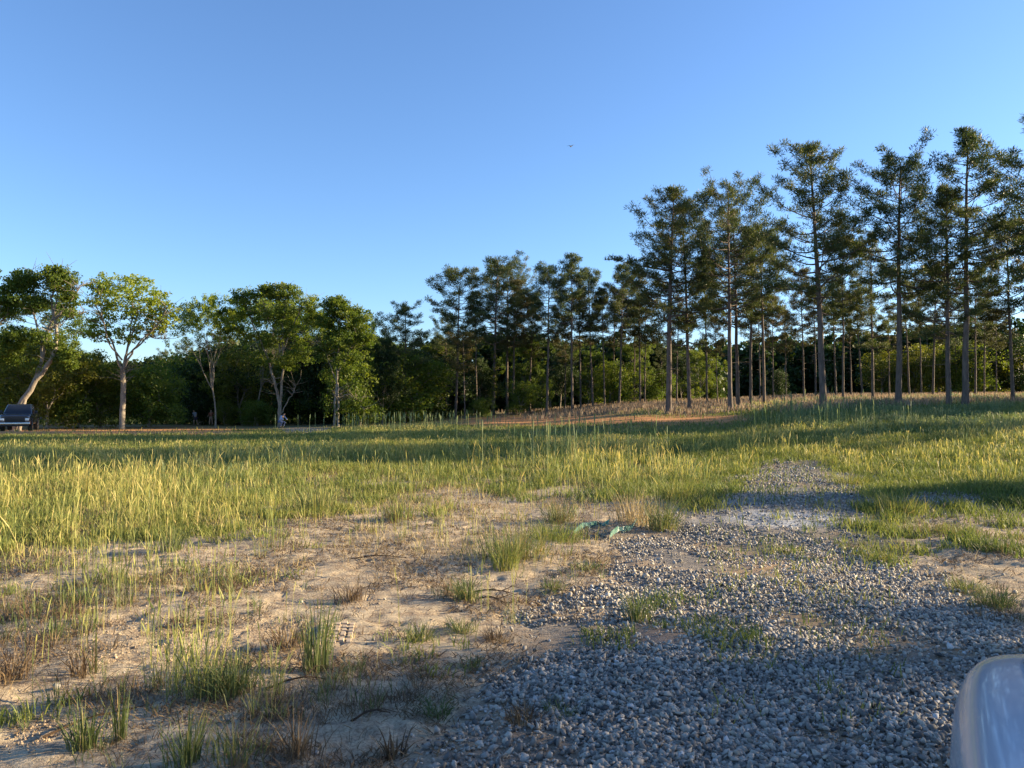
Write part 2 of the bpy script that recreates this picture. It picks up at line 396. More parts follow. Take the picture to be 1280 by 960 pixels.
# the long low limb of the pine at the left end of the row
def long_limb():
    x = at(836, 62); z0 = T1(x, 62)
    e = [o for o in COL.objects if o.get('label', '').startswith('large pine with one long low')][0]
    T = Tubes(); s = np.linspace(0, 1, 8)
    zl = CAMZ+(508-328)/F*62-z0
    Pw = np.stack([-4.5*s, -.3*s, zl-.6+.35*s+.4*s*s], 1); T.add(Pw, np.linspace(.09, .02, 8), 5)
    rg = np.random.default_rng(5); cen = []
    for i in range(26):
        q = .35+.65*rg.random(); p = np.array([np.interp(q, s, Pw[:, c]) for c in range(3)])
        e2 = p+np.array([rg.normal()*.35-.1, rg.normal()*.45, .1+.25*rg.random()]); cen.append(e2)
        T.add(np.stack([p, (p+e2)/2, e2]), [.02, .015, .008], 3)
    V, Q, t = leaves(np.array(cen), .32, 30, .30, .17, rg, .4, None, True, .6)
    for me, nm in ((T.mesh('limb', M['bark_pine']), 'limb'), (npmesh('limb_needles', V, Q, 4, M['pine'], t), 'limb_needles')):
        o = obj(nm, me, e); s_ = e.scale; o.scale = (1/s_[0], 1/s_[1], 1/s_[2]); o.rotation_euler = (0, 0, -e.rotation_euler.z)
long_limb()

# ------------------------------------------------------------------ broadleaf trees
def make_broad(seed, h, style, m='leaf', leafn=22, bark='bark', lsize=.26, levels=5, tr=.22, clump=.5, tips_mult=1.0):
    rg = np.random.default_rng(seed); T = Tubes(); tips = []
    def grow(p, d, L, r, lv):
        k = 5; pts = [p]; q = p.copy(); dd = d.copy()
        for i in range(k-1):
            dd = dd+rg.normal(size=3)*.10+np.array([0, 0, .03]); dd /= np.linalg.norm(dd)
            q = q+dd*L/(k-1); pts.append(q.copy())
        r2 = r*.68
        T.add(np.array(pts), np.linspace(r, r2, k), 7 if lv == 0 else (5 if lv < 3 else 3))
        if lv >= levels-1:
            tips.append(q.copy()); tips.append(pts[3]+rg.normal(size=3)*.1); return
        if lv >= levels-2: tips.append(pts[3]+rg.normal(size=3)*.15)
        nb = 3 if rg.random() < (.75 if lv < 2 else .45) else 2
        if lv == 0 and style in ('vase', 'wide'): nb = 5
        a0 = rg.random()*6.3
        for b in range(nb):
            az = a0+b*2*math.pi/nb+rg.normal()*.3
            spread = {'vase': (.55 if lv == 0 else .48), 'wide': (.85 if lv == 0 else .62), 'oval': .50, 'bush': .75}[style]*(.75+.5*rg.random())
            if lv == 0 and b == 0: spread *= .25
            ref = np.array([0, 0, 1.]) if abs(dd[2]) < .9 else np.array([1., 0, 0])
            u = np.cross(dd, ref); u /= np.linalg.norm(u); v = np.cross(dd, u)
            nd = dd*math.cos(spread)+(u*math.cos(az)+v*math.sin(az))*math.sin(spread); nd[2] += .06
            nd /= np.linalg.norm(nd)
            grow(q.copy(), nd, L*(.72+.2*rg.random())*(1.0 if lv else {'vase': .80, 'wide': .95, 'oval': .8, 'bush': 1.2}[style]), r2*(.62+.2*rg.random()), lv+1)
        if style in ('oval', 'bush') and lv <= 2:   # side shoots up the stem
            for b in range(5 if lv == 0 else 2):
                p0 = pts[1+int(rg.integers(0, 3))]; az = rg.random()*6.3
                nd = np.array([math.cos(az), math.sin(az), .25+.4*rg.random()]); nd /= np.linalg.norm(nd)
                grow(p0, nd, L*(.5+.2*rg.random()), r*.35, max(lv+2, 2))
    L0 = h*{'vase': .30, 'wide': .22, 'oval': .30, 'bush': .16}[style]
    grow(np.array([0, 0, -.15]), np.array([0, 0, 1.]), L0, tr, 0)
    tips = np.array(tips)
    V, Q, t = leaves(tips, clump*1.15*(.7+.6*rg.random(len(tips))), int(leafn*2.3), lsize*.74, .62, rg)
    top = np.percentile(V[:, 2], 99.7)
    f = h/top
    tm = T.mesh('trunk', M[bark]); cm = npmesh('crown', V, Q, 4, M[m], t)
    for me in (tm, cm):
        me.transform(Matrix.Scale(f, 4))
    return h, tm, cm, None
B = {
 'vase': make_broad(31, 15, 'vase', 'leaf_bright', 26, 'bark', .26, 6, .24, .62),
 'oval': make_broad(32, 14, 'oval', 'leaf', 24, 'bark', .24, 6, .20, .5),
 'oval2': make_broad(33, 14, 'oval', 'leaf_dark', 26, 'bark', .26, 6, .20, .55),
 'wide': make_broad(34, 14, 'wide', 'leaf', 20, 'bark', .24, 6, .26, .48),
 'yell': make_broad(35, 9, 'bush', 'leaf_yellow', 18, 'bark', .20, 5, .12, .5),
 'bush': make_broad(36, 8, 'bush', 'leaf', 18, 'bark', .20, 5, .12, .5),
 'dark': make_broad(37, 9, 'bush', 'leaf_dark', 20, 'bark', .22, 5, .14, .55),
 'spar': make_broad(38, 14, 'vase', 'leaf_bright', 14, 'bark', .24, 6, .14, .4),
}
broads = [ # px, D, top, proto, rz, wide, label
 (2, 78, 342, 'oval', 1.2, 1.0, 'big spreading tree behind the pickup, cut by the left edge'),
 (84, 92, 418, 'oval', 2.2, .9, 'mid green tree right of the leaning tree'),
 (60, 69, 432, 'yell', 3.1, 1.0, 'sunlit yellow green young tree under the leaning tree'),
 (12, 70, 415, 'yell', .3, 1.2, 'yellow green tree at the left edge above the pickup'),
 (98, 72, 446, 'bush', 5.3, 1.0, 'dusty olive bushy tree in the shade right of the leaning tree'),
 (126, 74, 440, 'yell', 1.7, .9, 'yellow topped bushy tree just left of the pale trunk'),
 (186, 76, 456, 'bush', 2.9, 1.1, 'low green tree just right of the pale trunk'),
 (270, 72, 368, 'spar', 2.0, .75, 'sparse thin leaved tree with slender dark stem behind the second person'),
 (322, 84, 362, 'spar', 5.1, .8, 'light leaved tree leaning out left of the tall forked tree'),
 (385, 86, 370, 'spar', .9, .7, 'thin pale leaved tree between the forked tree and the dense green one'),
 (460, 84, 395, 'oval', 3.7, .75, 'rounded green tree just right of the double trunk'),
 (300, 90, 430, 'dark', 4.6, 1.0, 'dark understory tree behind the sparse thin leaved tree'),
 (250, 88, 450, 'dark', .5, 1.0, 'dark understory tree behind the person in pale shirt'),
 (281, 82, 500, 'yell', 2.4, .9, 'small bright green bush beside the slender dark stem'),
 (318, 80, 500, 'bush', 3.3, 1.2, 'low dim bush left of the person in blue'),
 (402, 88, 440, 'dark', 5.7, 1.0, 'dark understory tree left of the double trunk'),
 (450, 74, 452, 'bush', 1.9, .9, 'low green tree with drooping sunlit bough right of the double trunk'),
 (478, 76, 424, 'oval2', 2.7, .65, 'dark green tree left of the lone rounded pine'),
 (498, 84, 470, 'bush', .8, 1.0, 'low tangled tree beneath the lone rounded pine'),
 (535, 88, 440, 'dark', 4.9, 1.1, 'dark leafy tree right of the lone rounded pine'),
 (548, 96, 425, 'oval2', 5.9, .7, 'dim back row tree left of the middle pines'),
 (600, 94, 448, 'oval2', 3.0, .8, 'dark leafy tree behind the ivy clad pine'),
 (604, 78, 497, 'bush', 1.0, .9, 'small leafy bush at the foot of the ivy clad pine'),
 (660, 92, 420, 'oval', 3.9, .8, 'green leafy tree filling the gap right of the ivy clad pine'),
 (700, 98, 432, 'oval2', 2.0, .85, 'dark leafy tree behind the pointed pine'),
 (650, 84, 476, 'bush', 4.1, .9, 'low sunlit tree behind the second stem right of the ivy clad pine'),
 (735, 94, 430, 'oval', .2, .8, 'lit green tree between the pointed pine and its neighbour'),
 (790, 96, 420, 'oval', 5.0, .9, 'sunlit green tree behind the golden topped slender pine'),
 (762, 90, 452, 'bush', 2.6, 1.0, 'low green tree behind the pale topped pine'),
 (875, 92, 430, 'oval', 1.1, .85, 'rounded bright green tree left of the small slender pine'),
 (852, 98, 438, 'oval2', 3.8, .8, 'dark leafy tree behind the dark trunked pine'),
 (822, 88, 462, 'bush', 4.7, 1.0, 'low leafy tree at the foot of the long limbed pine'),
 (893, 94, 470, 'bush', .6, .9, 'low dark green tree under the small slender pine'),
 (970, 96, 462, 'dark', 2.2, .7, 'small conical dark tree far behind the slim pines'),
 (1105, 92, 438, 'yell', 1.4, 1.2, 'yellow green tree behind the bare pale grey trunk'),
 (1140, 90, 432, 'yell', 3.6, 1.2, 'olive leafy tree between the round topped pine and the thick trunk'),
 (1174, 94, 428, 'yell', 5.4, 1.2, 'sunlit yellow green tree just left of the thick trunk beside the tallest pine'),
 (1213, 88, 430, 'bush', .1, 1.0, 'green leafy tree behind the foot of the tallest pine'),
 (1242, 92, 424, 'yell', 2.8, 1.1, 'yellow green tree near the right edge behind the thin pines'),
 (229, 90, 442, 'bush', 3.3, 1.1, 'leafy tree behind the leftmost person, joining the sparse tree'),
 (304, 86, 436, 'yell', 1.9, 1.1, 'sunlit leafy tree between the sparse tree and the forked tree'),
 (390, 92, 440, 'bush', 2.2, 1.1, 'leafy tree between the forked tree and the double trunk'),
 (515, 80, 442, 'bush', 5.2, 1.2, 'lit leafy tree right of the lone rounded pine'),
 (470, 92, 402, 'oval', 2.2, .8, 'taller leafy tree rising behind the rounded tree right of the double trunk'),
 (532, 92, 414, 'oval', 1.2, .8, 'taller leafy tree closing the gap between the lone rounded pine and the middle pines'),
 (1286, 90, 420, 'dark', 4.3, 1.2, 'dark leafy tree at the right picture edge'),
]
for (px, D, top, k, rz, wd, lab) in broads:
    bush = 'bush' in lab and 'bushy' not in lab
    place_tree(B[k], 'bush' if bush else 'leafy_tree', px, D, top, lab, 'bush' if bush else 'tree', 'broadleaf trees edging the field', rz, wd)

# trees with a shape of their own: stems follow the photographed limbs, foliage fills their crown masses in depth
def drawn_tree(seed, px0, D, stems, masses, label, leafm, name='leafy_tree', spread=.42, per=44, lsize=.17, twigs=22, depth=1.1, shell=.4):
    rg = np.random.default_rng(seed); T = Tubes(); tips = []
    x0 = at(px0, D); z0 = T1(x0, D); k = D/F
    def W(px, py, dy=0): return np.array([(px-px0)*k, dy, CAMZ+(508-py)*k-z0])
    for pp, r0, r1 in stems:
        pts = [W(*p) for p in pp]; n = len(pts); q = np.linspace(0, n-1, 14)
        Pw = np.stack([np.interp(q, range(n), [p[c] for p in pts]) for c in range(3)], 1)
        Pw[1:-1] = (Pw[:-2]+Pw[2:]+2*Pw[1:-1])/4; Pw[2:] += rg.normal(size=(12, 3))*.04
        if pp[0][1] > 500: Pw[0][2] = -.2
        T.add(Pw, np.linspace(r0, r1, 14), 7)
        for i in range(twigs):
            q = 7+rg.random()*6; b = np.array([np.interp(q, range(14), Pw[:, c]) for c in range(3)])
            d = rg.normal(size=3); d[2] = abs(d[2])*.5+.15; d /= np.linalg.norm(d); L = .7+1.5*rg.random(); e = b+d*L
            T.add(np.stack([b, (b+e)/2+rg.normal(size=3)*.12, e]), [.03, .02, .008], 3)
    for (cx, cy, rx, ry, n) in masses:
        for i in range(n):
            d = rg.normal(size=3); d /= np.linalg.norm(d); d *= rg.random()**shell
            tips.append(W(cx+d[0]*rx, cy-d[2]*ry, d[1]*rx*k*depth))
    tips = np.array(tips)
    V, Q, t = leaves(tips, spread*(.7+.7*rg.random(len(tips))), per, lsize, .6, rg, squash=.65)
    e = empty(name, (x0, D, z0)); tag(e, label, 'tree', 'broadleaf trees edging the field')
    obj('trunk', T.mesh('trunk', M['bark']), e); obj('crown', npmesh('crown', V, Q, 4, M[leafm], t), e)
drawn_tree(77, 16, 62, [([(16, 540), (22, 512), (36, 490), (48, 470), (62, 452), (70, 436), (70, 415), (66, 398)], .27, .10),
    ([(36, 490), (50, 462), (54, 440), (56, 415), (68, 390), (70, 365)], .16, .05), ([(24, 508), (44, 474), (50, 452), (52, 425), (40, 395), (32, 370)], .16, .05),
    ([(66, 400), (80, 385), (92, 368), (98, 355)], .10, .03), ([(56, 415), (74, 402), (86, 396), (96, 388, 1)], .08, .03),
    ([(32, 375), (16, 385), (2, 400), (-10, 408)], .08, .03), ([(66, 398), (62, 375), (66, 350), (70, 338)], .10, .03), ([(36, 380), (40, 360), (34, 342)], .07, .03)],
    [(26, 352, 20, 17, 90), (68, 348, 24, 16, 120), (84, 372, 14, 12, 45), (40, 376, 26, 14, 60), (6, 376, 16, 22, 80), (88, 392, 12, 6, 12),
     (24, 418, 28, 10, 60), (66, 424, 26, 12, 36), (6, 440, 20, 22, 90), (84, 446, 14, 14, 40), (40, 458, 14, 8, 20)],
    'old leaning tree with twisted bare stems rising to the right behind the pickup', 'leaf', 'leaning_tree')
drawn_tree(78, 153, 68, [([(153, 540), (154, 500), (153, 470), (153, 462)], .26, .19), ([(153, 466), (146, 445), (137, 425), (126, 400), (116, 375)], .11, .03),
    ([(153, 466), (152, 430, 1), (153, 400, 1.5), (150, 360, 2)], .11, .03), ([(153, 464), (165, 440), (180, 428, -1), (200, 412, -1), (214, 385, -1)], .10, .03),
    ([(153, 464), (158, 438), (166, 410), (172, 375)], .10, .03), ([(152, 450), (145, 430, -1.5), (142, 400, -2), (136, 366, -2)], .08, .03),
    ([(157, 445), (166, 428, 1.5), (184, 400, 2), (196, 372, 2)], .08, .03), ([(172, 432), (185, 420), (205, 424)], .05, .02), ([(140, 430), (125, 424), (108, 418)], .05, .02)],
    [(160, 374, 46, 28, 150), (124, 382, 20, 26, 55), (198, 384, 24, 22, 60), (150, 352, 36, 12, 45), (140, 415, 26, 16, 40), (180, 412, 26, 13, 40), (206, 402, 18, 14, 26), (118, 412, 14, 14, 18), (164, 424, 16, 8, 10), (120, 358, 16, 12, 22)],
    'pale vase shaped tree with fresh yellow green leaves standing alone by the sandy track', 'leaf_bright', twigs=26, per=26, spread=.40, lsize=.20)
drawn_tree(79, 350, 72, [([(349, 540), (350, 512), (347, 490), (341, 470)], .17, .10), ([(350, 510), (352, 480), (354, 450), (351, 420), (354, 385)], .14, .04), ([(341, 472), (332, 440), (318, 410), (308, 385), (300, 370)], .10, .03),
    ([(353, 455), (346, 420), (332, 395), (328, 372)], .08, .03), ([(353, 440), (364, 410), (376, 385), (384, 372)], .08, .03), ([(350, 520), (356, 508), (366, 492), (371, 480)], .06, .03), ([(354, 400), (356, 375), (352, 360)], .07, .03)],
    [(286, 410, 18, 14, 30), (398, 400, 14, 14, 30), (376, 440, 20, 14, 40), (306, 372, 18, 13, 55), (332, 364, 16, 9, 48), (356, 366, 20, 12, 85), (290, 392, 16, 12, 30), (322, 392, 18, 12, 26), (352, 394, 24, 14, 70), (388, 380, 18, 9, 30), (390, 398, 12, 8, 14), (312, 418, 16, 10, 24), (340, 424, 24, 12, 46), (368, 420, 18, 14, 40), (330, 448, 22, 10, 30), (362, 452, 20, 12, 34)],
    'tall forked tree with pale branching stems behind the person in blue', 'leaf', twigs=18)
drawn_tree(80, 421, 70, [([(418, 540), (419, 508), (421, 480), (422, 450), (424, 410), (425, 385)], .13, .04), ([(423, 540), (423, 505), (422, 478)], .12, .08), ([(422, 480), (412, 455), (404, 430)], .06, .02), ([(422, 465), (436, 440), (450, 415)], .07, .02), ([(421, 500), (434, 492), (446, 500), (455, 512)], .05, .02)],
    [(420, 382, 18, 12, 90), (440, 398, 24, 16, 120), (412, 404, 16, 16, 60), (428, 424, 30, 14, 100), (404, 440, 14, 12, 30), (456, 420, 14, 14, 50), (440, 450, 24, 14, 50), (444, 503, 14, 5, 18), (408, 470, 8, 8, 8)],
    'dense green tree with pale double trunk in the centre left', 'leaf', twigs=18)

# distant wood: one mass of foliage clumps on trunks behind the counted trees
def far_wood():
    rg = np.random.default_rng(3); cen = []; sp = []; T = Tubes()
    def belt(px0, px1, D, top, n, dd=14):
        for i in range(int(n*1.7)):
            px = px0+(px1-px0)*rg.random(); Dd = D+dd*rg.random(); x = at(px, Dd); z0 = T1(x, Dd)
            tp = np.interp(px, [p for p, _ in top], [q for _, q in top])-8+rg.normal()*6
            H = CAMZ+(508-tp)/F*Dd-z0
            T.add([[x, Dd, z0-.2], [x+rg.normal()*.3, Dd, z0+H*.5], [x+rg.normal()*.5, Dd, z0+H*.9]], [.18, .14, .05], 5)
            for j in range(int(16+H*2.6)):
                a = rg.random()*6.3; hh = .02+.98*rg.random()**.9; rr = H*.22*math.sin(min(1, 1.08-hh*.9)*math.pi*.55)*rg.random()**.5
                cen.append([x+math.cos(a)*rr, Dd+math.sin(a)*rr, z0+H*hh]); sp.append(.5+.5*rg.random())
    belt(-120, 240, 108, [(-120, 440), (40, 440), (100, 462), (160, 470), (240, 455)], 46)
    belt(230, 560, 108, [(230, 450), (300, 440), (450, 430), (520, 452), (560, 440)], 46)
    belt(540, 900, 112, [(540, 440), (640, 436), (760, 440), (850, 450), (900, 462)], 56)
    belt(880, 1420, 128, [(880, 445), (940, 440), (1040, 440), (1100, 430), (1280, 418), (1420, 410)], 120, 46)
    cen = np.array(cen)
    V, Q, t = leaves(cen, np.array(sp)*1.35, 26, .62, .7, rg)
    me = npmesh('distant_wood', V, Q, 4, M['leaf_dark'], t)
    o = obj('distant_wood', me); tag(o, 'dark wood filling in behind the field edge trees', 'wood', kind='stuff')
    o2 = obj('distant_wood_stems', T.mesh('distant_wood_stems', M['bark']), o); o2['kind'] = 'stuff'
far_wood()

# trees beyond the right edge of the picture: they throw the long shade over the field
def shade_tree(k, x, y, H, wd, lab, name='pine_tree', rz=0):
    h, tm, cm, im = (P | B)[k]; z = T1(x, y); e = empty(name, (x, y, z), rz); s = H/h; e.scale = (s*wd, s*wd, s)
    tag(e, lab, 'tree', 'trees outside the right edge'); obj('trunk', tm, e); obj('crown', cm, e)
sh = [('K', 46, 37, 20, 1.1), ('K', 53, 38, 22, 1.2), ('A', 62, 50.5, 18, 1.1), ('B', 68, 56, 18, 1.1), ('K', 76, 56, 18, 1.2), ('C', 64, 53, 16, 1.1), ('K', 84, 60, 19, 1.2), ('K', 70, 50, 17, 1.1), ('K', 72, 63, 17, 1.1), ('A', 66, 60, 17, 1.1),
      ('oval2', 25.5, 17.6, 6.4, .8), ('spar', 28, 6.9, 8.8, 1.1), ('wide', 35, 6.6, 9.8, 1.0), ('spar', 21, 3.9, 6.8, 1.2), ('wide', 25, .6, 8, 1.0)]
for i, (k, x, y, H, wd) in enumerate(sh):
    shade_tree(k, x, y, H, wd, 'tree beyond the right edge of the photo that shades the field', 'leafy_tree' if k in B else 'pine_tree', i*1.3)

# ------------------------------------------------------------------ ground zones (functions of the photo-pixel of a ground point)
def gravel_mask(px, py, x, y):
    n = (fbm(x*1.3, y*1.3, 21, 4)-.5)
    lb = np.interp(py, [555, 575, 600, 620, 650, 665, 700, 730, 780, 800, 850, 900, 930, 960, 1100], [960, 925, 895, 865, 828, 745, 735, 705, 660, 640, 640, 605, 560, 515, 300])
    rb = np.interp(py, [555, 575, 592, 600, 650, 665, 680, 700, 740, 775, 800, 830, 1100], [960, 1010, 1060, 1090, 1085, 1070, 1090, 1115, 1190, 1235, 1290, 1500, 2500])
    w = np.interp(py, [560, 700, 960], [16, 44, 60])
    m = sstep(-w, w, px-lb-26+n*w*4.2)*sstep(-w, w, rb-px+n*w*3.2)*sstep(568, 580, py+n*10)
    # low blue-grey heap to the right
    m2 = np.exp(-(((px-1180)/110)**2+((py-628)/16)**2)*1.3)*sstep(.3, .6, fbm(x, y, 5, 3)+.1)
    return np.clip(np.maximum(m, m2*1.2), 0, 1)
def dust_mask(px, py, x, y):
    n = fbm(x*2, y*2, 41, 4)-.5
    return np.clip(np.exp(-(((px-985)/80)**2+((py-650)/11)**2))*1.4+.5*np.exp(-(((px-930)/80)**2+((py-625)/20)**2))+n*.5, 0, 1)*sstep(600, 612, py)*sstep(690, 672, py)
def orange_mask(px, py, x, y):
    n = fbm(x*.25, y*.6, 51, 4)-.5
    a = sstep(560, 640, px)*sstep(960, 900, px)*np.exp(-((py-(527-(px-640)*.012)+n*8)/5.5)**2)*1.4
    b = sstep(330, 240, px)*np.exp(-((py-540+n*7)/5.5)**2)*1.2
    c = .8*np.exp(-(((px-330)/60)**2+((py-541)/3.5)**2))
    d = .55*np.exp(-(((px-960)/90)**2+((py-712)/22)**2))+.7*np.exp(-(((px-830)/50)**2+((py-790)/22)**2))
    return np.clip(a+b+c+d, 0, 1)
def grey_road(px, py, x, y):
    return sstep(340, 360, px)*sstep(430, 405, px)*np.exp(-((py-538)/3.4)**2)
def sand_mask(px, py, x, y):
    """bare sand"""
    n = fbm(x*.9, y*.9, 31, 4)-.5
    e = np.interp(px, [-400, 0, 100, 200, 300, 400, 500, 620, 700, 800, 850], [725, 715, 700, 675, 648, 622, 606, 603, 612, 618, 615])
    a = sstep(-22, 26, py-e+n*120)*sstep(900, 860, px)
    b = sstep(1090, 1150, px)*sstep(-12, 14, py-np.interp(px, [1090, 1280, 1600], [655, 640, 640])+n*70)
    c = .75*np.exp(-(((px-440)/260)**2+((py-612)/12)**2))*sstep(.45, .62, n+.5)
    return np.clip(np.maximum(np.maximum(a, b), c), 0, 1)
def tall_density(px, py, x, y):
    n = fbm(x*.55, y*.55, 61, 4); n2 = fbm(x*2.0, y*2.0, 65, 3)
    e = np.interp(px, [-400, 0, 100, 200, 300, 400, 450, 600, 700, 780, 850, 900, 1000, 1100, 1280, 1700], [705, 695, 680, 652, 622, 592, 580, 578, 590, 606, 596, 568, 552, 560, 575, 580])
    d = sstep(48, -50, py-e+(n-.5)*120)
    d = d*(.04+1.7*sstep(.46, .68, n2))*(.35+.9*sstep(.36, .56, fbm(x*.28, y*.4, 67, 3)))
    thin = np.exp(-(((px-450)/270)**2+((py-606)/34)**2)); d = d*(1-.80*thin)
    far = sstep(566, 556, py)*sstep(520, 380, px)          # left: beyond the tall grass the ground is open
    d = d*(1-.96*far)
    d = d*midclear(px, py)*np.interp(py, [600, 650, 710], [1, .7, .35])
    return d
def midclear(px, py):
    m = sstep(530, 590, px)*sstep(1000, 930, px)*sstep(517, 521, py)*sstep(551, 541, py)
    return 1-.95*m
def dens_cut(px, py, x, y):
    return (1-orange_mask(px, py, x, y)*.96*(py < 600))*(1-grey_road(px, py, x, y))*(.4+.6*midclear(px, py))

# ------------------------------------------------------------------ ground sheet
def axis(lo, hi, fine_lo, fine_hi, step, grow):
    a = list(np.arange(fine_lo, fine_hi, step)); s = step; v = a[-1]
    while v < hi: s *= grow; v += s; a.append(v)
    s = step; v = a[0]; b = []
    while v > lo: s *= grow; v -= s; b.append(v)
    return np.array(b[::-1]+a)
gx = axis(-3000, 3000, -5.0, 6.0, .035, 1.035); gy = axis(-3000, 4000, 2.9, 13., .035, 1.03)
X, Y = np.meshgrid(gx, gy); Z = terr(X, Y)
PX, PY = gpx(X, Y, Z)
front = Y > 1.5
gm = np.where(front, gravel_mask(PX, PY, X, Y), sstep(-1.5, 1, X)); sm = np.where(front, sand_mask(PX, PY, X, Y), .8)
om = np.where(front, orange_mask(PX, PY, X, Y), 0); dm = np.where(front, dust_mask(PX, PY, X, Y), 0); rm = np.where(front, grey_road(PX, PY, X, Y), 0)
near = sstep(16, 10, Y)
ridge = np.abs(fbm(X*2.2, Y*2.2, 71, 4)-.5)
Z = Z+near*((fbm(X*3, Y*3, 72, 5)-.5)*.06-.02*sstep(.03, 0, ridge)*sm*(1-gm)+(fbm(X*14, Y*14, 75, 2)-.5)*.012)
# little wind / water terraces in the sand
Z = Z+near*sm*(1-gm)*.012*sstep(.5, .56, fbm(X*1.6+3, Y*3.0, 77, 4))
nyy, nxx = X.shape
idx = np.arange(nyy*nxx).reshape(nyy, nxx)
Q = np.stack([idx[:-1, :-1], idx[:-1, 1:], idx[1:, 1:], idx[1:, :-1]], -1).reshape(-1, 4)
m, nt, bs = mat('ground')
n1 = noise(nt, .9, 6, .65); n2 = noise(nt, 7, 6, .7); n3 = noise(nt, 60, 4, .7); n4 = noise(nt, .25, 4, .6)
sand = ramp(nt, n1, [(.30, (.31, .24, .15)), (.5, (.46, .365, .235)), (.7, (.55, .45, .30))])
sand = mixc(nt, ramp(nt, n2, [(.40, (1, 1, 1)), (.56, (0, 0, 0))]), sand, (.20, .14, .09))
sand = mixc(nt, .35, sand, ramp(nt, n3, [(.38, (.12, .085, .055)), (.58, (.60, .49, .36))]))
soil = ramp(nt, n2, [(.3, (.085, .065, .035)), (.5, (.17, .14, .07)), (.7, (.28, .23, .12))])
soil = mixc(nt, ramp(nt, n4, [(.4, (0, 0, 0)), (.6, (1, 1, 1))]), soil, (.13, .13, .045))
c = mixc(nt, attr(nt, 'sand').outputs['Fac'], soil, sand)
c = mixc(nt, attr(nt, 'orange').outputs['Fac'], c, ramp(nt, n2, [(.3, (.30, .13, .055)), (.6, (.58, .28, .11))]))
grit = ramp(nt, n3, [(.3, (.05, .05, .052)), (.55, (.16, .155, .15)), (.7, (.30, .29, .28))])
c = mixc(nt, math_(nt, 'MULTIPLY', attr(nt, 'gravel').outputs['Fac'], .85), c, mixc(nt, ramp(nt, n1, [(.40, (0, 0, 0)), (.58, (.9, .9, .9))]), grit, (.30, .21, .13)))
c = mixc(nt, attr(nt, 'dust').outputs['Fac'], c, ramp(nt, n2, [(.35, (.20, .21, .22)), (.6, (.40, .41, .42))]))
c = mixc(nt, attr(nt, 'road').outputs['Fac'], c, (.20, .19, .19))
nt.links.new(c, bs.inputs['Base Color']); bs.inputs['Roughness'].default_value = .95; bs.inputs['Specular IOR Level'].default_value = .15
bump(nt, bs, math_(nt, 'ADD', math_(nt, 'MULTIPLY', n2, .6), math_(nt, 'MULTIPLY', n3, .4)), .9, .03)
me = npmesh('ground', np.stack([X, Y, Z], -1).reshape(-1, 3), Q, 4, m, smooth=True,
            extra={'sand': sm.ravel(), 'gravel': gm.ravel(), 'orange': om.ravel(), 'dust': dm.ravel(), 'road': rm.ravel()})
g = obj('ground', me); g['kind'] = 'structure'
from mathutils.interpolate import poly_3d_calc
def gz(x, y):
    """height of the finished sheet"""
    i = np.clip(np.searchsorted(gx, x)-1, 0, len(gx)-2); j = np.clip(np.searchsorted(gy, y)-1, 0, len(gy)-2)
    a = (x-gx[i])/(gx[i+1]-gx[i]); b = (y-gy[j])/(gy[j+1]-gy[j])
    return (Z[j, i]*(1-a)+Z[j, i+1]*a)*(1-b)+(Z[j+1, i]*(1-a)+Z[j+1, i+1]*a)*b
def G1(x, y): return float(gz(np.array([x]), np.array([y]))[0])

# ------------------------------------------------------------------ blades
def blades(x, y, z, h, w, lean, tint, rg, head=False, bend=1.0, az=None, lsc=None):
    """flat blades / stalks: 3 segments, optional seed head"""
    n = len(x); a = rg.random(n)*2*np.pi if az is None else az
    face = rg.random(n)*np.pi
    dx, dy = np.cos(a)*lean, np.sin(a)*lean
    fx, fy = np.cos(face), np.sin(face)
    if head: ss = [0, .45, .72, .80, .92, 1.0]; ww = [.8, .6, .5, 1.5, 1.2, .15]
    else: ss = [0, .35, .70, 1.0]; ww = [.8, 1., .7, .05]
    rows = []
    for s_, w_ in zip(ss, ww):
        cx = x+dx*h*s_**(1+bend); cy = y+dy*h*s_**(1+bend); cz = z+h*s_*np.sqrt(np.maximum(.15, 1-(lean*s_**bend)**2*.7))
        rows.append(np.stack([np.stack([cx-fx*w*w_/2, cy-fy*w*w_/2, cz], -1), np.stack([cx+fx*w*w_/2, cy+fy*w*w_/2, cz], -1)], 1))
    V = np.stack(rows, 1); k = len(ss)  # n,k,2,3
    base = (np.arange(n)*k*2)[:, None]
    q = []
    for r_ in range(k-1): q.append(np.stack([2*r_, 2*r_+1, 2*r_+3, 2*r_+2], -1)*np.ones((n, 1), int)+base)
    Q = np.concatenate(q); t = np.repeat(tint, k*2)
    if head:
        tt = t.reshape(n, k, 2); tt[:, 3:, :] = np.clip(tt[:, 3:, :]+.12, 0, 1); tt[:, 0, :] = np.clip(tt[:, 0, :]+.25, 0, 1); t = tt.ravel()
    else:
        tt = t.reshape(n, k, 2); tt[:, 0, :] = np.clip(tt[:, 0, :]+.18, 0, 1); t = tt.ravel()
    return V.reshape(-1, 3), Q, t
def stuff(name, parts, m, label, cat='grass'):
    V = []; Q = []; t = []; o = 0
    for v, q, tt in parts: V.append(v); Q.append(q+o); t.append(tt); o += len(v)
    me = npmesh(name, np.concatenate(V), np.concatenate(Q), 4, M[m], np.concatenate(t))
    return tag(obj(name, me), label, cat, kind='stuff')
def sample(n, y0, y1, power, rg, tmax=.76):
    """candidate ground points, density per m2 falling with distance; returns x,y"""
    u = rg.random(n); p = 2-power
    y = (y0**p+u*(y1**p-y0**p))**(1/p); x = (rg.random(n)*2-1)*tmax*y
    return x, y
rg = np.random.default_rng(100)
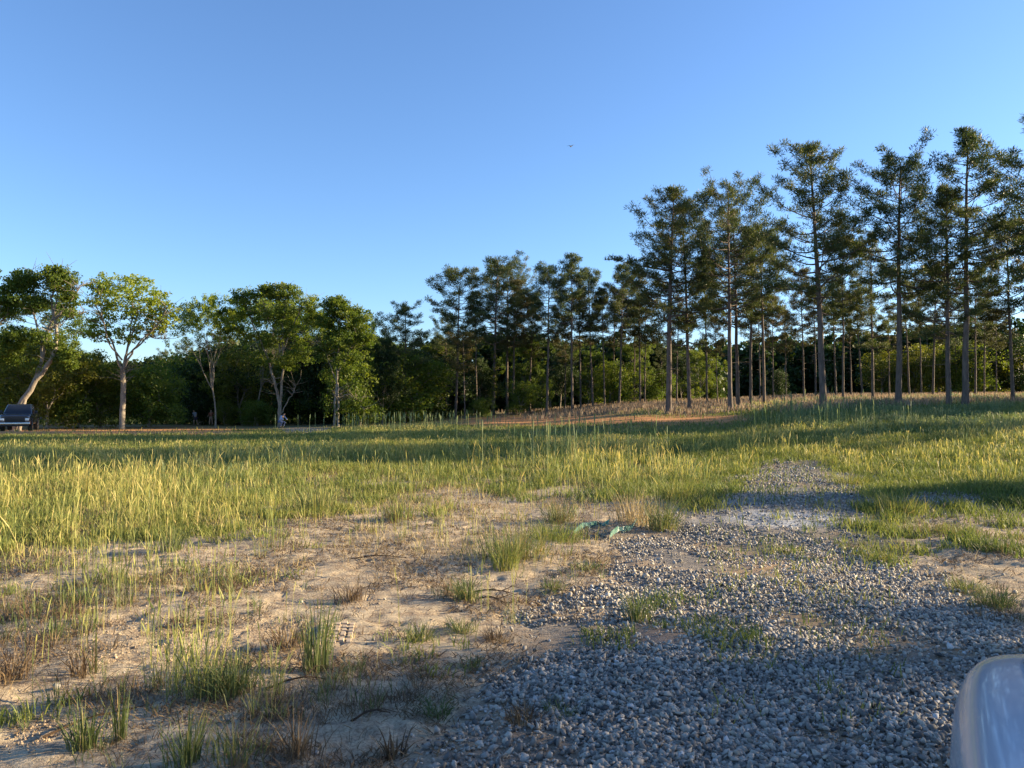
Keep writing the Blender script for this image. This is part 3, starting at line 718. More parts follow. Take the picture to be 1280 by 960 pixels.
# tall oat-like stalks
x, y = sample(900000, 7.5, 68, 1.35, rg)
z = terr(x, y); px, py = gpx(x, y, z)
d = tall_density(px, py, x, y)*dens_cut(px, py, x, y)*(1-gravel_mask(px, py, x, y))
keep = rg.random(len(x)) < d*np.interp(py, [550, 590], [.44, .28])*np.interp(y, [8, 14, 30, 68], [.45, .8, 1, 1])
x, y, px, py = x[keep], y[keep], px[keep], py[keep]; z = gz(x, y)
blue = sstep(900, 1080, px)*sstep(560, 530, py) + .35*sstep(480, 560, px)*sstep(545, 525, py)  # bluish blade colour stands in for shade, mostly on the right bank
blue = np.clip(blue+(fbm(x*.3, y*.3, 91, 3)-.5)*1.6, 0, 1)
isb = rg.random(len(x)) < blue
hh = (.22+.55*rg.random(len(x)))*(.30+1.4*fbm(x*.6, y*.6, 95, 3))*np.interp(y, [8, 12, 60], [.85, 1.0, 1.0])*np.where(px > 1000, .85, 1.)
hh *= .76*np.where(px < 940, np.interp(y, [22, 34], [1, .62]), 1.)
ww = (.0042+.00034*y)*(.7+.6*rg.random(len(x)))
tint = np.clip(rg.normal(.52, .25, len(x))+(fbm(x*.7, y*.7, 97, 3)-.5)*.7, 0, 1)
ln = np.abs(rg.normal(.18, .20, len(x)))
hd = rg.random(len(x)) < .6
P_ = {}
for nm, sel in (('y', ~isb), ('b', isb)):
    L_ = []
    for hsel in (True, False):
        q = sel & (hd == hsel)
        L_.append(blades(x[q], y[q], z[q]-.01, hh[q]*(1 if hsel else .78), ww[q]*(1 if hsel else 1.35), ln[q]*(1 if hsel else 2.0), tint[q], rg, hsel))
    P_[nm] = L_
stuff('tall_grass', P_['y'], 'grass_tall', 'tall yellow green seeding grass covering the sunlit field')
stuff('bluish_tall_grass', P_['b'], 'grass_blue', 'bluish green tall grass on the bank before the pines')
# scattered taller stalks standing above the rest in the middle
x, y = sample(60000, 14, 60, 1.2, rg); z = terr(x, y); px, py = gpx(x, y, z)
m1 = np.exp(-(((px-500)/110)**2+((py-528)/12)**2))+.5*np.exp(-(((px-1010)/90)**2+((py-530)/14)**2))+.35*np.exp(-(((px-720)/80)**2+((py-575)/22)**2))
k_ = rg.random(len(x)) < m1*.16*dens_cut(px, py, x, y); x, y = x[k_], y[k_]; z = gz(x, y); n = len(x)
stuff('tallest_stalks', [blades(x, y, z, .9+.5*rg.random(n), .008+.0006*y, np.abs(rg.normal(.05, .05, n)), np.clip(rg.normal(.4, .2, n), 0, 1), rg, True)], 'grass_blue', 'tallest grey green stalks rising above the middle of the field')

# low green grass and leafy ground cover
def low_density(px, py, x, y):
    n = fbm(x*.8, y*.8, 111, 4); n2 = fbm(x*2.6, y*2.6, 115, 3)
    g_ = gravel_mask(px, py, x, y); s_ = sand_mask(px, py, x, y)
    base = (1-s_)*.9+s_*.0
    base = base*(.2+1.3*sstep(.42, .6, n2))
    r = sstep(820, 900, px)*sstep(660, 620, py); base = np.maximum(base, r*(.6+.9*sstep(.4, .6, n2)))
    spots = s_*sstep(.60, .70, n)*sstep(.45, .6, n2)*.8
    spots *= np.where(px > 1080, 1.6, 1)
    edge = g_*sstep(.60, .70, n)*sstep(.5, .6, n2)*.30
    return (base+spots)*(1-g_*.96)+edge*sstep(600, 640, py)*sstep(960, 760, py)
x, y = sample(1100000, 4.0, 60, 1.7, rg); z = terr(x, y); px, py = gpx(x, y, z)
k_ = rg.random(len(x)) < low_density(px, py, x, y)*dens_cut(px, py, x, y)*.62*np.where((px < 620) & (py > 690), .35, 1)
x, y, px, py = x[k_], y[k_], px[k_], py[k_]; z = gz(x, y); n = len(x)
hh = (.05+.13*rg.random(n))*np.interp(y, [4, 12, 30], [.7, 1.1, 1.6])*(.6+.8*fbm(x, y, 117, 2))
dry = np.clip(sstep(700, 480, px)*.35, 0, 1)
tint = np.clip(rg.normal(.42, .2, n)+(fbm(x*.9, y*.9, 119, 3)-.5)*.8+dry*.5, 0, 1)
stuff('low_grass', [blades(x, y, z-.005, hh, .005+.00055*y, np.abs(rg.normal(.5, .25, n)), tint, rg)], 'grass_low', 'low green grass and weeds spreading round the sand and gravel')

# straw thatch lying in the field and round its edge
x, y = sample(500000, 6.5, 50, 1.7, rg); z = terr(x, y); px, py = gpx(x, y, z)
nn = fbm(x*1.2, y*1.2, 191, 4)
k_ = rg.random(len(x)) < (1-gravel_mask(px, py, x, y))*sstep(760, 640, py)*(.1+.9*sstep(.42, .58, nn))*(1-.7*sstep(860, 940, px))*np.interp(py, [590, 640], [.42, .16])*dens_cut(px, py, x, y)
x, y = x[k_], y[k_]; z = gz(x, y); n = len(x)
stuff('straw_thatch', [blades(x, y, z, .04+.13*rg.random(n), .0035+.0004*y, np.abs(rg.normal(.8, .3, n)), rg.random(n), rg)], 'straw', 'bent straw and dead stems tangled between the green grass')

# sparse upright stalks and brownish weeds on the sand in the foreground
def clumpy(n, y0, y1, nper, spread, dfun, rg, power=1.6):
    cx, cy = sample(n, y0, y1, power, rg); px, py = gpx(cx, cy, 0.)
    k_ = rg.random(n) < dfun(px, py, cx, cy); cx, cy = cx[k_], cy[k_]
    m = rg.integers(nper//2, nper*2, len(cx)); sp = spread*(.5+rg.random(len(cx)))
    X_ = np.repeat(cx, m); Y_ = np.repeat(cy, m); s_ = np.repeat(sp, m); r_ = rg.normal(size=(len(X_), 2))
    return X_+r_[:, 0]*s_, Y_+r_[:, 1]*s_, np.repeat(rg.random(len(cx)), m), np.arctan2(r_[:, 1], r_[:, 0]), s_
def fd(px, py, x, y):
    return (1-gravel_mask(px, py, x, y))*sstep(620, 720, py)*(.08+.9*sstep(.50, .66, fbm(x*1.1, y*1.1, 131, 3)))*np.interp(px, [0, 450, 560, 1100, 1280], [1, .8, .3, .5, .6])
x, y, t_, az, s_ = clumpy(2400, 3.1, 12, 10, .035, fd, rg)
z = gz(x, y); n = len(x)
stuff('sprouting_grass', [blades(x, y, z-.005, (.04+.13*rg.random(n))*(.6+.9*t_), .003+.0003*y, np.abs(rg.normal(.35, .25, n)), np.clip(t_*.6+.4*rg.random(n), 0, 1), rg, False, .8, az)], 'grass_tuft', 'small green sprouts scattered over the bare sand')
x, y, t_, az, s_ = clumpy(7500, 3.1, 14, 18, .06, fd, rg)
z = gz(x, y); n = len(x)
stuff('dry_weeds', [blades(x, y, z-.005, (.03+.08*rg.random(n))*(.5+.8*t_), .003+.0003*y, np.abs(rg.normal(.8, .35, n)), np.clip(t_*.6+.4*rg.random(n), 0, 1), rg, False, .5, az)], 'weed', 'reddish brown dry weeds matted on the sand', 'weeds')
def sd(px, py, x, y):
    return (1-gravel_mask(px, py, x, y))*sstep(585, 625, py)*sstep(860, 420, px)*(1-.85*sstep(340, 460, px)*sstep(640, 700, py))*np.interp(py, [640, 720], [1, .6])*(.1+.9*sstep(.48, .62, fbm(x*.9, y*.9, 141, 3)))*sstep(960, 860, py+(px < 40)*200)
x, y, t_, az, s_ = clumpy(4200, 3.6, 17, 3, .05, sd, rg, 1.2)
z = gz(x, y); n = len(x)
stuff('single_stalks', [blades(x, y, z, (.18+.30*rg.random(n)), .0045+.0003*y, np.abs(rg.normal(.10, .10, n)), np.clip(rg.normal(.35, .15, n), 0, 1), rg, True)], 'grass_tall', 'sparse upright grass stalks thinning out across the sand')
# dry broom grass under the right hand pines
x, y = sample(260000, 46, 110, 1.3, rg, .9); z = terr(x, y); px, py = gpx(x, y, z)
nn = fbm(x*.2, y*.2, 151, 3)
k_ = rg.random(len(x)) < sstep(600, 760, px)*sstep(np.interp(px, [560, 760, 1000], [72, 68, 52]), np.interp(px, [560, 760, 1000], [80, 76, 58]), y+nn*8)*(.2+.8*sstep(.35, .55, nn))*.5
x, y = x[k_], y[k_]; z = gz(x, y); n = len(x)
stuff('dry_broom_grass', [blades(x, y, z, (.25+.35*rg.random(n)), .03+.0004*y, np.abs(rg.normal(.2, .15, n)), rg.random(n), rg)], 'sedge', 'pinkish brown dry grass beneath the pines')
# undergrowth strip along the wood foot
x, y = sample(90000, 70, 100, 1.0, rg, .8); z = terr(x, y); px, py = gpx(x, y, z)
k_ = (rg.random(len(x)) < .35*sstep(620, 520, px)*sstep(87, 91, y)); x, y = x[k_], y[k_]; z = gz(x, y); n = len(x)
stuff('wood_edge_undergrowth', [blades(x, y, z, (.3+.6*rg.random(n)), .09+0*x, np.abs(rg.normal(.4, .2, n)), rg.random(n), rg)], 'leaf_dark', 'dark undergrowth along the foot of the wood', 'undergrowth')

# ------------------------------------------------------------------ gravel stones
def stonemat():
    m, nt, bs = mat('crushed_stone')
    a = attr(nt, 'tint').outputs['Fac']
    c = ramp(nt, a, [(0, (.06, .06, .06)), (.25, (.17, .156, .137)), (.5, (.30, .272, .235)), (.72, (.44, .40, .34)), (.85, (.42, .37, .30)), (1, (.55, .54, .52))])
    n = noise(nt, 90, 3, .6)
    c = mixc(nt, .5, c, ramp(nt, n, [(.3, (.5, .5, .5)), (.7, (1.15, 1.15, 1.15))]), 'MULTIPLY')
    nt.links.new(c, bs.inputs['Base Color']); bs.inputs['Roughness'].default_value = .75; bs.inputs['Specular IOR Level'].default_value = .3
    return m
M['stone'] = stonemat()
def ico():
    bm = bmesh.new(); bmesh.ops.create_icosphere(bm, subdivisions=1, radius=1)
    v = np.array([q.co[:] for q in bm.verts]); f = np.array([[q.index for q in ff.verts] for ff in bm.faces]); bm.free(); return v, f
IV, IF = ico()
def stones(x, y, z, r, tint, rg):
    n = len(x); V = IV[None]*(1+.28*rg.normal(size=(n, 12, 1)))
    ax = np.stack([.75+.7*rg.random(n), .6+.45*rg.random(n), .32+.35*rg.random(n)], -1)
    V = V*ax[:, None, :]
    q = rg.normal(size=(n, 4)); q[:, 1:3] *= .45; q /= np.linalg.norm(q, axis=1)[:, None]; w_, a, b, c = q.T
    Rm = np.stack([1-2*(b*b+c*c), 2*(a*b-w_*c), 2*(a*c+w_*b), 2*(a*b+w_*c), 1-2*(a*a+c*c), 2*(b*c-w_*a), 2*(a*c-w_*b), 2*(b*c+w_*a), 1-2*(a*a+b*b)], -1).reshape(n, 3, 3)
    V = np.einsum('nij,nkj->nki', Rm, V)*r[:, None, None]+np.stack([x, y, z], -1)[:, None, :]
    Fc = (IF[None]+(np.arange(n)*12)[:, None, None]).reshape(-1, 3)
    return V.reshape(-1, 3), Fc, np.repeat(tint, 12)
x, y = sample(560000, 3.0, 25, 1.9, rg, .80)
z = terr(x, y); px, py = gpx(x, y, z)
gmk = gravel_mask(px, py, x, y)*(1-.6*dust_mask(px, py, x, y))
bald = 1.2*np.exp(-(((px-825)/46)**2+((py-795)/20)**2))+.95*np.exp(-(((px-955)/80)**2+((py-712)/17)**2))+.9*np.exp(-(((px-720)/60)**2+((py-790)/16)**2))+.8*np.exp(-(((px-1010)/70)**2+((py-775)/13)**2))+.85*sstep(.52, .62, fbm(x*1.1+9, y*1.1, 171, 3))+.6*np.exp(-(((px-900)/70)**2+((py-755)/14)**2))
k_ = rg.random(len(x)) < (gmk**1.4*.9*(1-.97*np.clip(bald, 0, 1))+.010)*np.where(gmk > .02, 1, .25)
k_ &= ~((px < 500) & (rg.random(len(x)) < .8)) & (sand_mask(px, py, x, y)+gmk > .3)
x, y, px, py = x[k_], y[k_], px[k_], py[k_]; n = len(x); z = gz(x, y)
r = np.where(rg.random(n) < .50, .004+.006*rg.random(n), .0092+.0135*rg.random(n)**2.2)*np.interp(y, [3, 6, 10, 25], [1.12, 1.0, 1.05, 1.7])
lay = rg.random(n)
tint = np.clip(rg.normal(.46, .24, n), 0, 1); tint = np.where(rg.random(n) < .14, .82+.06*rg.random(n), tint)
tint = np.where((rg.random(n) < .30*sstep(740, 800, px)*sstep(670, 700, py)*sstep(850, 790, py)), .80+.08*rg.random(n), tint)  # extra tan stones: the warm sun patch painted into the stone colour
tint = np.where(orange_mask(px, py, x, y) > .25, np.clip(tint*.5+.45, 0, .9), tint)
V, Fc, t = stones(x, y, z+r*(-.1+1.0*lay), r, tint, rg)
o = obj('gravel', npmesh('gravel', V, Fc, 3, M['stone'], t)); tag(o, 'loose crushed grey stone spread over the sand', 'gravel', kind='stuff')
print('stones', n)

# crumbs of crusted sand
x, y = sample(160000, 3.0, 13, 1.8, rg); z = terr(x, y); px, py = gpx(x, y, z)
k_ = rg.random(len(x)) < (1-gravel_mask(px, py, x, y))*sand_mask(px, py, x, y)*(.02+.8*sstep(.52, .66, fbm(x*1.7, y*1.7, 201, 4))); x, y = x[k_], y[k_]; z = gz(x, y); n = len(x)
r = .0025+.008*rg.random(n)**3
V, Fc, t = stones(x, y, z+r*.2, r, rg.random(n), rg)
tag(obj('sand_crumbs', npmesh('sand_crumbs', V, Fc, 3, simple('crusted_sand', (.36, .27, .18), .95, 0, .4, 20), t)), 'small crumbs of crusted sand scattered on the bare ground', 'sand', kind='stuff')
# plant litter, clods
x, y = sample(120000, 3.0, 16, 1.8, rg); z = terr(x, y); px, py = gpx(x, y, z)
nn = fbm(x*1.2, y*1.2, 181, 4)
k_ = rg.random(len(x)) < (1-gravel_mask(px, py, x, y))*(.04+.9*sstep(.50, .62, nn)); x, y = x[k_], y[k_]; z = gz(x, y); n = len(x)
az = rg.normal(0.2, .8, n)
v1 = blades(x, y, z+.004, .02+.06*rg.random(n)**2, .006+.0005*y, np.full(n, .98), rg.random(n)*.7, rg, False, .05)
stuff('plant_litter', [v1], 'weed', 'dead stems and crumbs of plant litter strewn on the sand', 'litter')

# ------------------------------------------------------------------ single grass tufts and weeds one can point to
def tuft(px, py, hpx, wpx, n, m, label, lean=.35, head=False, tb=.48, name='grass_tuft', cat='grass tuft', bw=.006, flat=1.0):
    bw *= .62; n = int(n*(.9 if head else 1.5)); lean *= 1.25; hpx *= .9
    x0, D, z0 = atpx(px, py); k = D/F; h = hpx*k; w_ = wpx*k
    rg = np.random.default_rng(int(px*7+py))
    r_ = rg.normal(size=(n, 2))*.36; X_ = r_[:, 0]*w_*.5; Y_ = r_[:, 1]*w_*.5*flat
    Z_ = gz(X_+x0, Y_+D)-z0
    az = np.arctan2(Y_, X_)+rg.normal(size=n)*.7
    V, Q, t = blades(X_, Y_, Z_-.01, h*(.45+.65*rg.random(n)), np.full(n, bw+.0003*D), np.abs(rg.normal(lean, lean*.5, n)), np.clip(rg.normal(tb, .28, n), 0, 1), rg, head, .8, az)
    a_ = np.linspace(0, 2*np.pi, 13)[:-1]; rr = w_*.42       # litter-covered root mat
    ring = np.stack([np.cos(a_)*rr*(.7+.5*rg.random(12)), np.sin(a_)*rr*flat*(.7+.5*rg.random(12)), np.zeros(12)], -1); ring[:, 2] = gz(ring[:, 0]+x0, ring[:, 1]+D)-z0-.012
    c0 = np.array([[0, 0, .012+gz(np.array([x0]), np.array([D]))[0]-z0]])
    b0 = len(V); V = np.concatenate([V, ring, c0]); idx_ = np.arange(12)
    Q = np.concatenate([Q, np.stack([b0+idx_[::2], b0+(idx_[::2]+1) % 12, b0+(idx_[::2]+2) % 12, np.full(6, b0+12)], -1)]); t = np.concatenate([t, np.full(13, .95)])
    o = obj(name, npmesh(name, V, Q, 4, M[m], t)); o.location = (x0, D, z0)
    return tag(o, label, cat, 'single grass tufts and weeds')
tf = 'grass_tuft'
tuft(398, 838, 100, 42, 75, tf, 'tall upright green grass tuft beside the tyre print in the sand', .14)
tuft(362, 812, 46, 60, 90, 'weed', 'reddish brown weed patch just left of the tall upright tuft', .5, name='weed_patch', cat='weed')
tuft(640, 698, 46, 120, 330, tf, 'widest green grass clump in the middle of the sunlit sand', .35, flat=1.1)
tuft(690, 676, 30, 110, 260, 'grass_low', 'yellow green grass patch touching the far side of the widest clump', .4)
tuft(632, 712, 44, 46, 90, 'grass_low', 'bright lit tuft at the front of the widest clump', .35, tb=.55)
tuft(580, 748, 42, 38, 90, tf, 'small rounded green tuft with a dead twig at its right side', .5)
tuft(563, 742, 16, 60, 90, 'weed', 'flat brown weed mat left of the rounded green tuft', .9, name='weed_patch', cat='weed')
tuft(796, 775, 52, 34, 70, tf, 'lone green tuft growing out of the gravel edge', .35)
tuft(112, 938, 66, 46, 60, tf, 'green tuft with broad blades near the lower left corner', .3, bw=.008)
tuft(155, 925, 76, 30, 30, tf, 'three stiff green stalks right of the lower left tuft', .14)
tuft(220, 868, 90, 36, 46, 'grass_tall', 'pair of tall green stalks left of the largest stalk cluster', .12, True, .25)
tuft(252, 872, 95, 64, 80, 'grass_tall', 'largest cluster of tall green stalks in the shaded foreground', .15, True, .25)
tuft(290, 868, 58, 90, 210, tf, 'low green and brown mat under the tall stalk cluster', .5)
tuft(345, 872, 70, 36, 45, 'grass_tall', 'upright stalk group between the low mat and the bottom blades', .15, True, .25)
tuft(240, 958, 80, 60, 60, tf, 'long green blades rising from the bottom edge of the photo', .25, bw=.008)
tuft(300, 960, 60, 80, 60, tf, 'loose blades at the bottom edge right of the long green blades', .35)
tuft(376, 956, 70, 50, 40, 'weed', 'thin brown stems at the bottom edge below the bare sand', .3, name='weed', cat='weed')
tuft(548, 893, 36, 46, 60, tf, 'dark spiky low tuft on bare shaded sand left of the gravel', .7, tb=.15)
tuft(590, 834, 20, 40, 55, tf, 'flat small tuft on the smooth sand, above the dark spiky one', .8)
tuft(525, 802, 32, 46, 90, tf, 'brown green tuft in front of the sunlit sand', .5, tb=.6)
tuft(578, 790, 24, 50, 80, tf, 'low spread tuft right of the brown green tuft', .6, tb=.5)
tuft(622, 800, 22, 44, 80, 'weed', 'dark reddish weed at the gravel border', .6, name='weed_patch', cat='weed')
tuft(440, 750, 34, 46, 80, 'weed', 'brown stemmed weed left of the sandy rut', .5, name='weed_patch', cat='weed')
tuft(590, 860, 12, 30, 30, 'weed', 'tiny dry weed near the stray dark stones', .8, name='weed', cat='weed')
tuft(655, 905, 32, 60, 90, 'weed', 'dark weed growing through the gravel in the lower middle', .6, name='weed_patch', cat='weed')
tuft(700, 892, 24, 60, 60, tf, 'sparse dark green tuft among the lower middle stones', .7, tb=.15)
tuft(690, 738, 20, 46, 80, tf, 'low dark tuft where sand meets gravel right of the smooth sand', .7, tb=.3)
tuft(735, 712, 18, 50, 80, tf, 'flattened tuft at the tip of the sand bay', .7, tb=.4)
tuft(700, 652, 34, 50, 130, tf, 'bushy green tuft left of the green plastic strip', .4)
tuft(828, 662, 56, 54, 150, tf, 'long bladed green tuft beside the grey stone heap', .45, tb=.5)
tuft(790, 655, 50, 60, 130, 'straw', 'tall straw coloured weed behind the green plastic strip', .25, tb=.7, name='weed_patch', cat='weed')
tuft(845, 625, 40, 70, 200, 'grass_low', 'yellow green grass clump at the left foot of the grey stone heap', .35, tb=.55)
tuft(1240, 760, 36, 60, 150, tf, 'green tuft on sand above the silver vehicle hood', .55)
tuft(1205, 738, 26, 60, 110, tf, 'spreading tuft left of the one above the silver hood', .6, tb=.5)
tuft(1120, 640, 30, 90, 240, 'grass_low', 'green clump right of the pale dusty patch', .45)
tuft(1165, 668, 24, 100, 200, tf, 'wide low tuft on the sandy ground at the right', .6)
tuft(1250, 690, 24, 80, 150, tf, 'low tuft close to the right edge of the photo', .6)
tuft(1235, 615, 30, 90, 240, 'grass_low', 'bright green clump behind the small blue grey heap on the right', .4)
tuft(975, 690, 14, 70, 110, 'grass_low', 'thin green patch below the pale dusty patch', .6)
tuft(1100, 700, 20, 60, 130, 'grass_low', 'small green patch growing in the right side of the gravel', .6)
tuft(20, 852, 60, 60, 80, 'weed', 'dead brown branching weed at the left edge', .7, name='weed', cat='weed')
tuft(105, 845, 50, 40, 40, 'weed', 'thin dead weed right of the branching one at the left edge', .6, name='weed', cat='weed')
tuft(492, 946, 46, 36, 26, 'weed', 'small weed with reddish leaves beside the first stones at the bottom', .5, name='weed', cat='weed', bw=.012)
tuft(394, 640, 38, 60, 190, tf, 'dense green clump at the near edge of the field, left of centre', .3)
tuft(495, 650, 34, 50, 120, tf, 'green clump on the sand edge behind the brown debris', .4)
tuft(215, 690, 40, 40, 80, tf, 'fresh green tuft among the thinning stalks on the left', .3)
tuft(105, 752, 30, 30, 50, tf, 'bright green sprout on the dark litter at the left', .35, tb=.3)
tuft(1060, 606, 22, 60, 160, 'grass_low', 'green clump at the upper right rim of the grey stone heap', .45)

# twigs
def twig(px, py, L, az, label):
    x0, D, z0 = atpx(px, py); T = Tubes(); rg = np.random.default_rng(px)
    s = np.linspace(0, 1, 7); Pw = np.stack([s*L, np.cumsum(rg.normal(size=7))*.01, .01+.03*np.sin(s*3.1)], 1)
    T.add(Pw, np.linspace(.007, .003, 7), 5)
    for q in (2, 4): T.add(np.stack([Pw[q], Pw[q]+[.08, .07*(q-3), .03], Pw[q]+[.15, .1*(q-3), .01]]), [.004, .003, .0015], 4)
    o = obj('twig', T.mesh('twig', M['weed'])); o.location = (x0, D, z0+.004); o.rotation_euler = (0, 0, az)
    tag(o, label, 'twig', 'twigs lying on the sand')
twig(592, 742, .40, -.25, 'curved dead twig lying right of the small rounded green tuft')
twig(600, 750, .30, -.55, 'shorter twig just in front of the curved twig')
twig(440, 700, .6, .05, 'long dark twig lying across the sand in the centre left')
twig(335, 865, .35, .5, 'grey twig leaning in the low mat under the tall stalks')
twig(60, 925, .5, .9, 'bent dry stem on the sand in the lower left corner')
twig(440, 905, .22, .5, 'thin twig on shaded sand left of the spiky dark tuft')

# green plastic strip
def strip():
    m, nt, bs = mat('green_plastic'); nn = noise(nt, 12)
    nt.links.new(ramp(nt, nn, [(.35, (.08, .24, .18)), (.6, (.28, .46, .38))]), bs.inputs['Base Color']); bs.inputs['Roughness'].default_value = .35
    for (pp, lab) in (([(716, 672), (732, 662), (746, 658), (760, 660)], 'pale green plastic strip, left piece, lying by the weeds'),
                      ([(762, 674), (775, 668), (786, 664), (794, 658)], 'pale green plastic strip, right piece, curling up beside the gravel')):
        pts = [np.array(atpx(*p)) for p in pp]; o0 = pts[0].copy(); k = 18; s = np.linspace(0, len(pts)-1, k)
        Pw = np.stack([np.interp(s, range(len(pts)), [p[c] for p in pts]) for c in range(3)], 1)-o0
        Pw[:, 2] += .05+.03*np.sin(s*2.3); bm = bmesh.new(); rows = []
        for i in range(k):
            tw = .6+.5*math.sin(i*.8); wv = Vector((.1*math.sin(tw)*.3, .045*math.cos(tw), .045*math.sin(tw)+.01))
            rows.append([bm.verts.new(Vector(Pw[i])+wv), bm.verts.new(Vector(Pw[i])-wv)])
        for i in range(k-1): bm.faces.new([rows[i][0], rows[i+1][0], rows[i+1][1], rows[i][1]])
        bmesh.ops.solidify(bm, geom=bm.faces[:], thickness=.003)
        me = bpy.data.meshes.new('plastic_strip'); bm.to_mesh(me); bm.free(); me.materials.append(m)
        o = obj('plastic_strip', me); o.location = o0; tag(o, lab, 'plastic strip', 'green plastic strips')
strip()

# tyre print pressed into the sand: raised lugs
def tyre_print():
    x0, D, z0 = atpx(422, 800); bm = bmesh.new()
    for r_ in range(7):
        for c_ in range(5):
            cx = -.11+c_*.052; cy = -.16+r_*.075+(.03 if c_ % 2 else 0)
            zz = G1(x0+cx, D+cy)-z0
            b = bmesh.ops.create_cube(bm, size=1)['verts']
            for v in b:
                top = v.co.z > 0
                v.co = Vector((cx+v.co.x*(.030 if top else .040), cy+v.co.y*(.055 if top else .066), zz+(.014 if top else -.02)))
    me = bpy.data.meshes.new('tyre_print'); bm.to_mesh(me); bm.free(); me.materials.append(M['print'])
    o = obj('tyre_print', me); o.location = (x0, D, z0); o.rotation_euler = (0, 0, .15); tag(o, 'chunky tyre print pressed in pale sand beside the tall upright tuft', 'tyre print')
M['print'] = simple('pressed_sand', (.44, .34, .235), .95)
tyre_print()

# ------------------------------------------------------------------ vehicles
def bm_obj(name, bm, m, parent, bev=0, sub=0, smooth=True):
    me = bpy.data.meshes.new(name); bmesh.ops.recalc_face_normals(bm, faces=bm.faces[:]); bm.to_mesh(me); bm.free(); me.materials.append(m)
    if smooth:
        for p in me.polygons: p.use_smooth = True
    o = obj(name, me, parent)
    if bev: b = o.modifiers.new('b', 'BEVEL'); b.width = bev; b.segments = 3; b.limit_method = 'ANGLE'
    if sub: s_ = o.modifiers.new('s', 'SUBSURF'); s_.levels = sub; s_.render_levels = sub
    return o
def boxbm(bm, c, s):
    b = bmesh.ops.create_cube(bm, size=1)['verts']
    for v in b: v.co = Vector((c[0]+v.co.x*s[0], c[1]+v.co.y*s[1], c[2]+v.co.z*s[2]))
    return b
def quadbm(bm, pts, th=.01):
    vs = [bm.verts.new(p) for p in pts]; f = bm.faces.new(vs); f.normal_update(); n = f.normal.copy()
    vs2 = [bm.verts.new(Vector(p)-n*th) for p in pts]; bm.faces.new(vs2[::-1])
    k = len(pts)
    for i in range(k): bm.faces.new([vs[i], vs2[i], vs2[(i+1) % k], vs[(i+1) % k]])
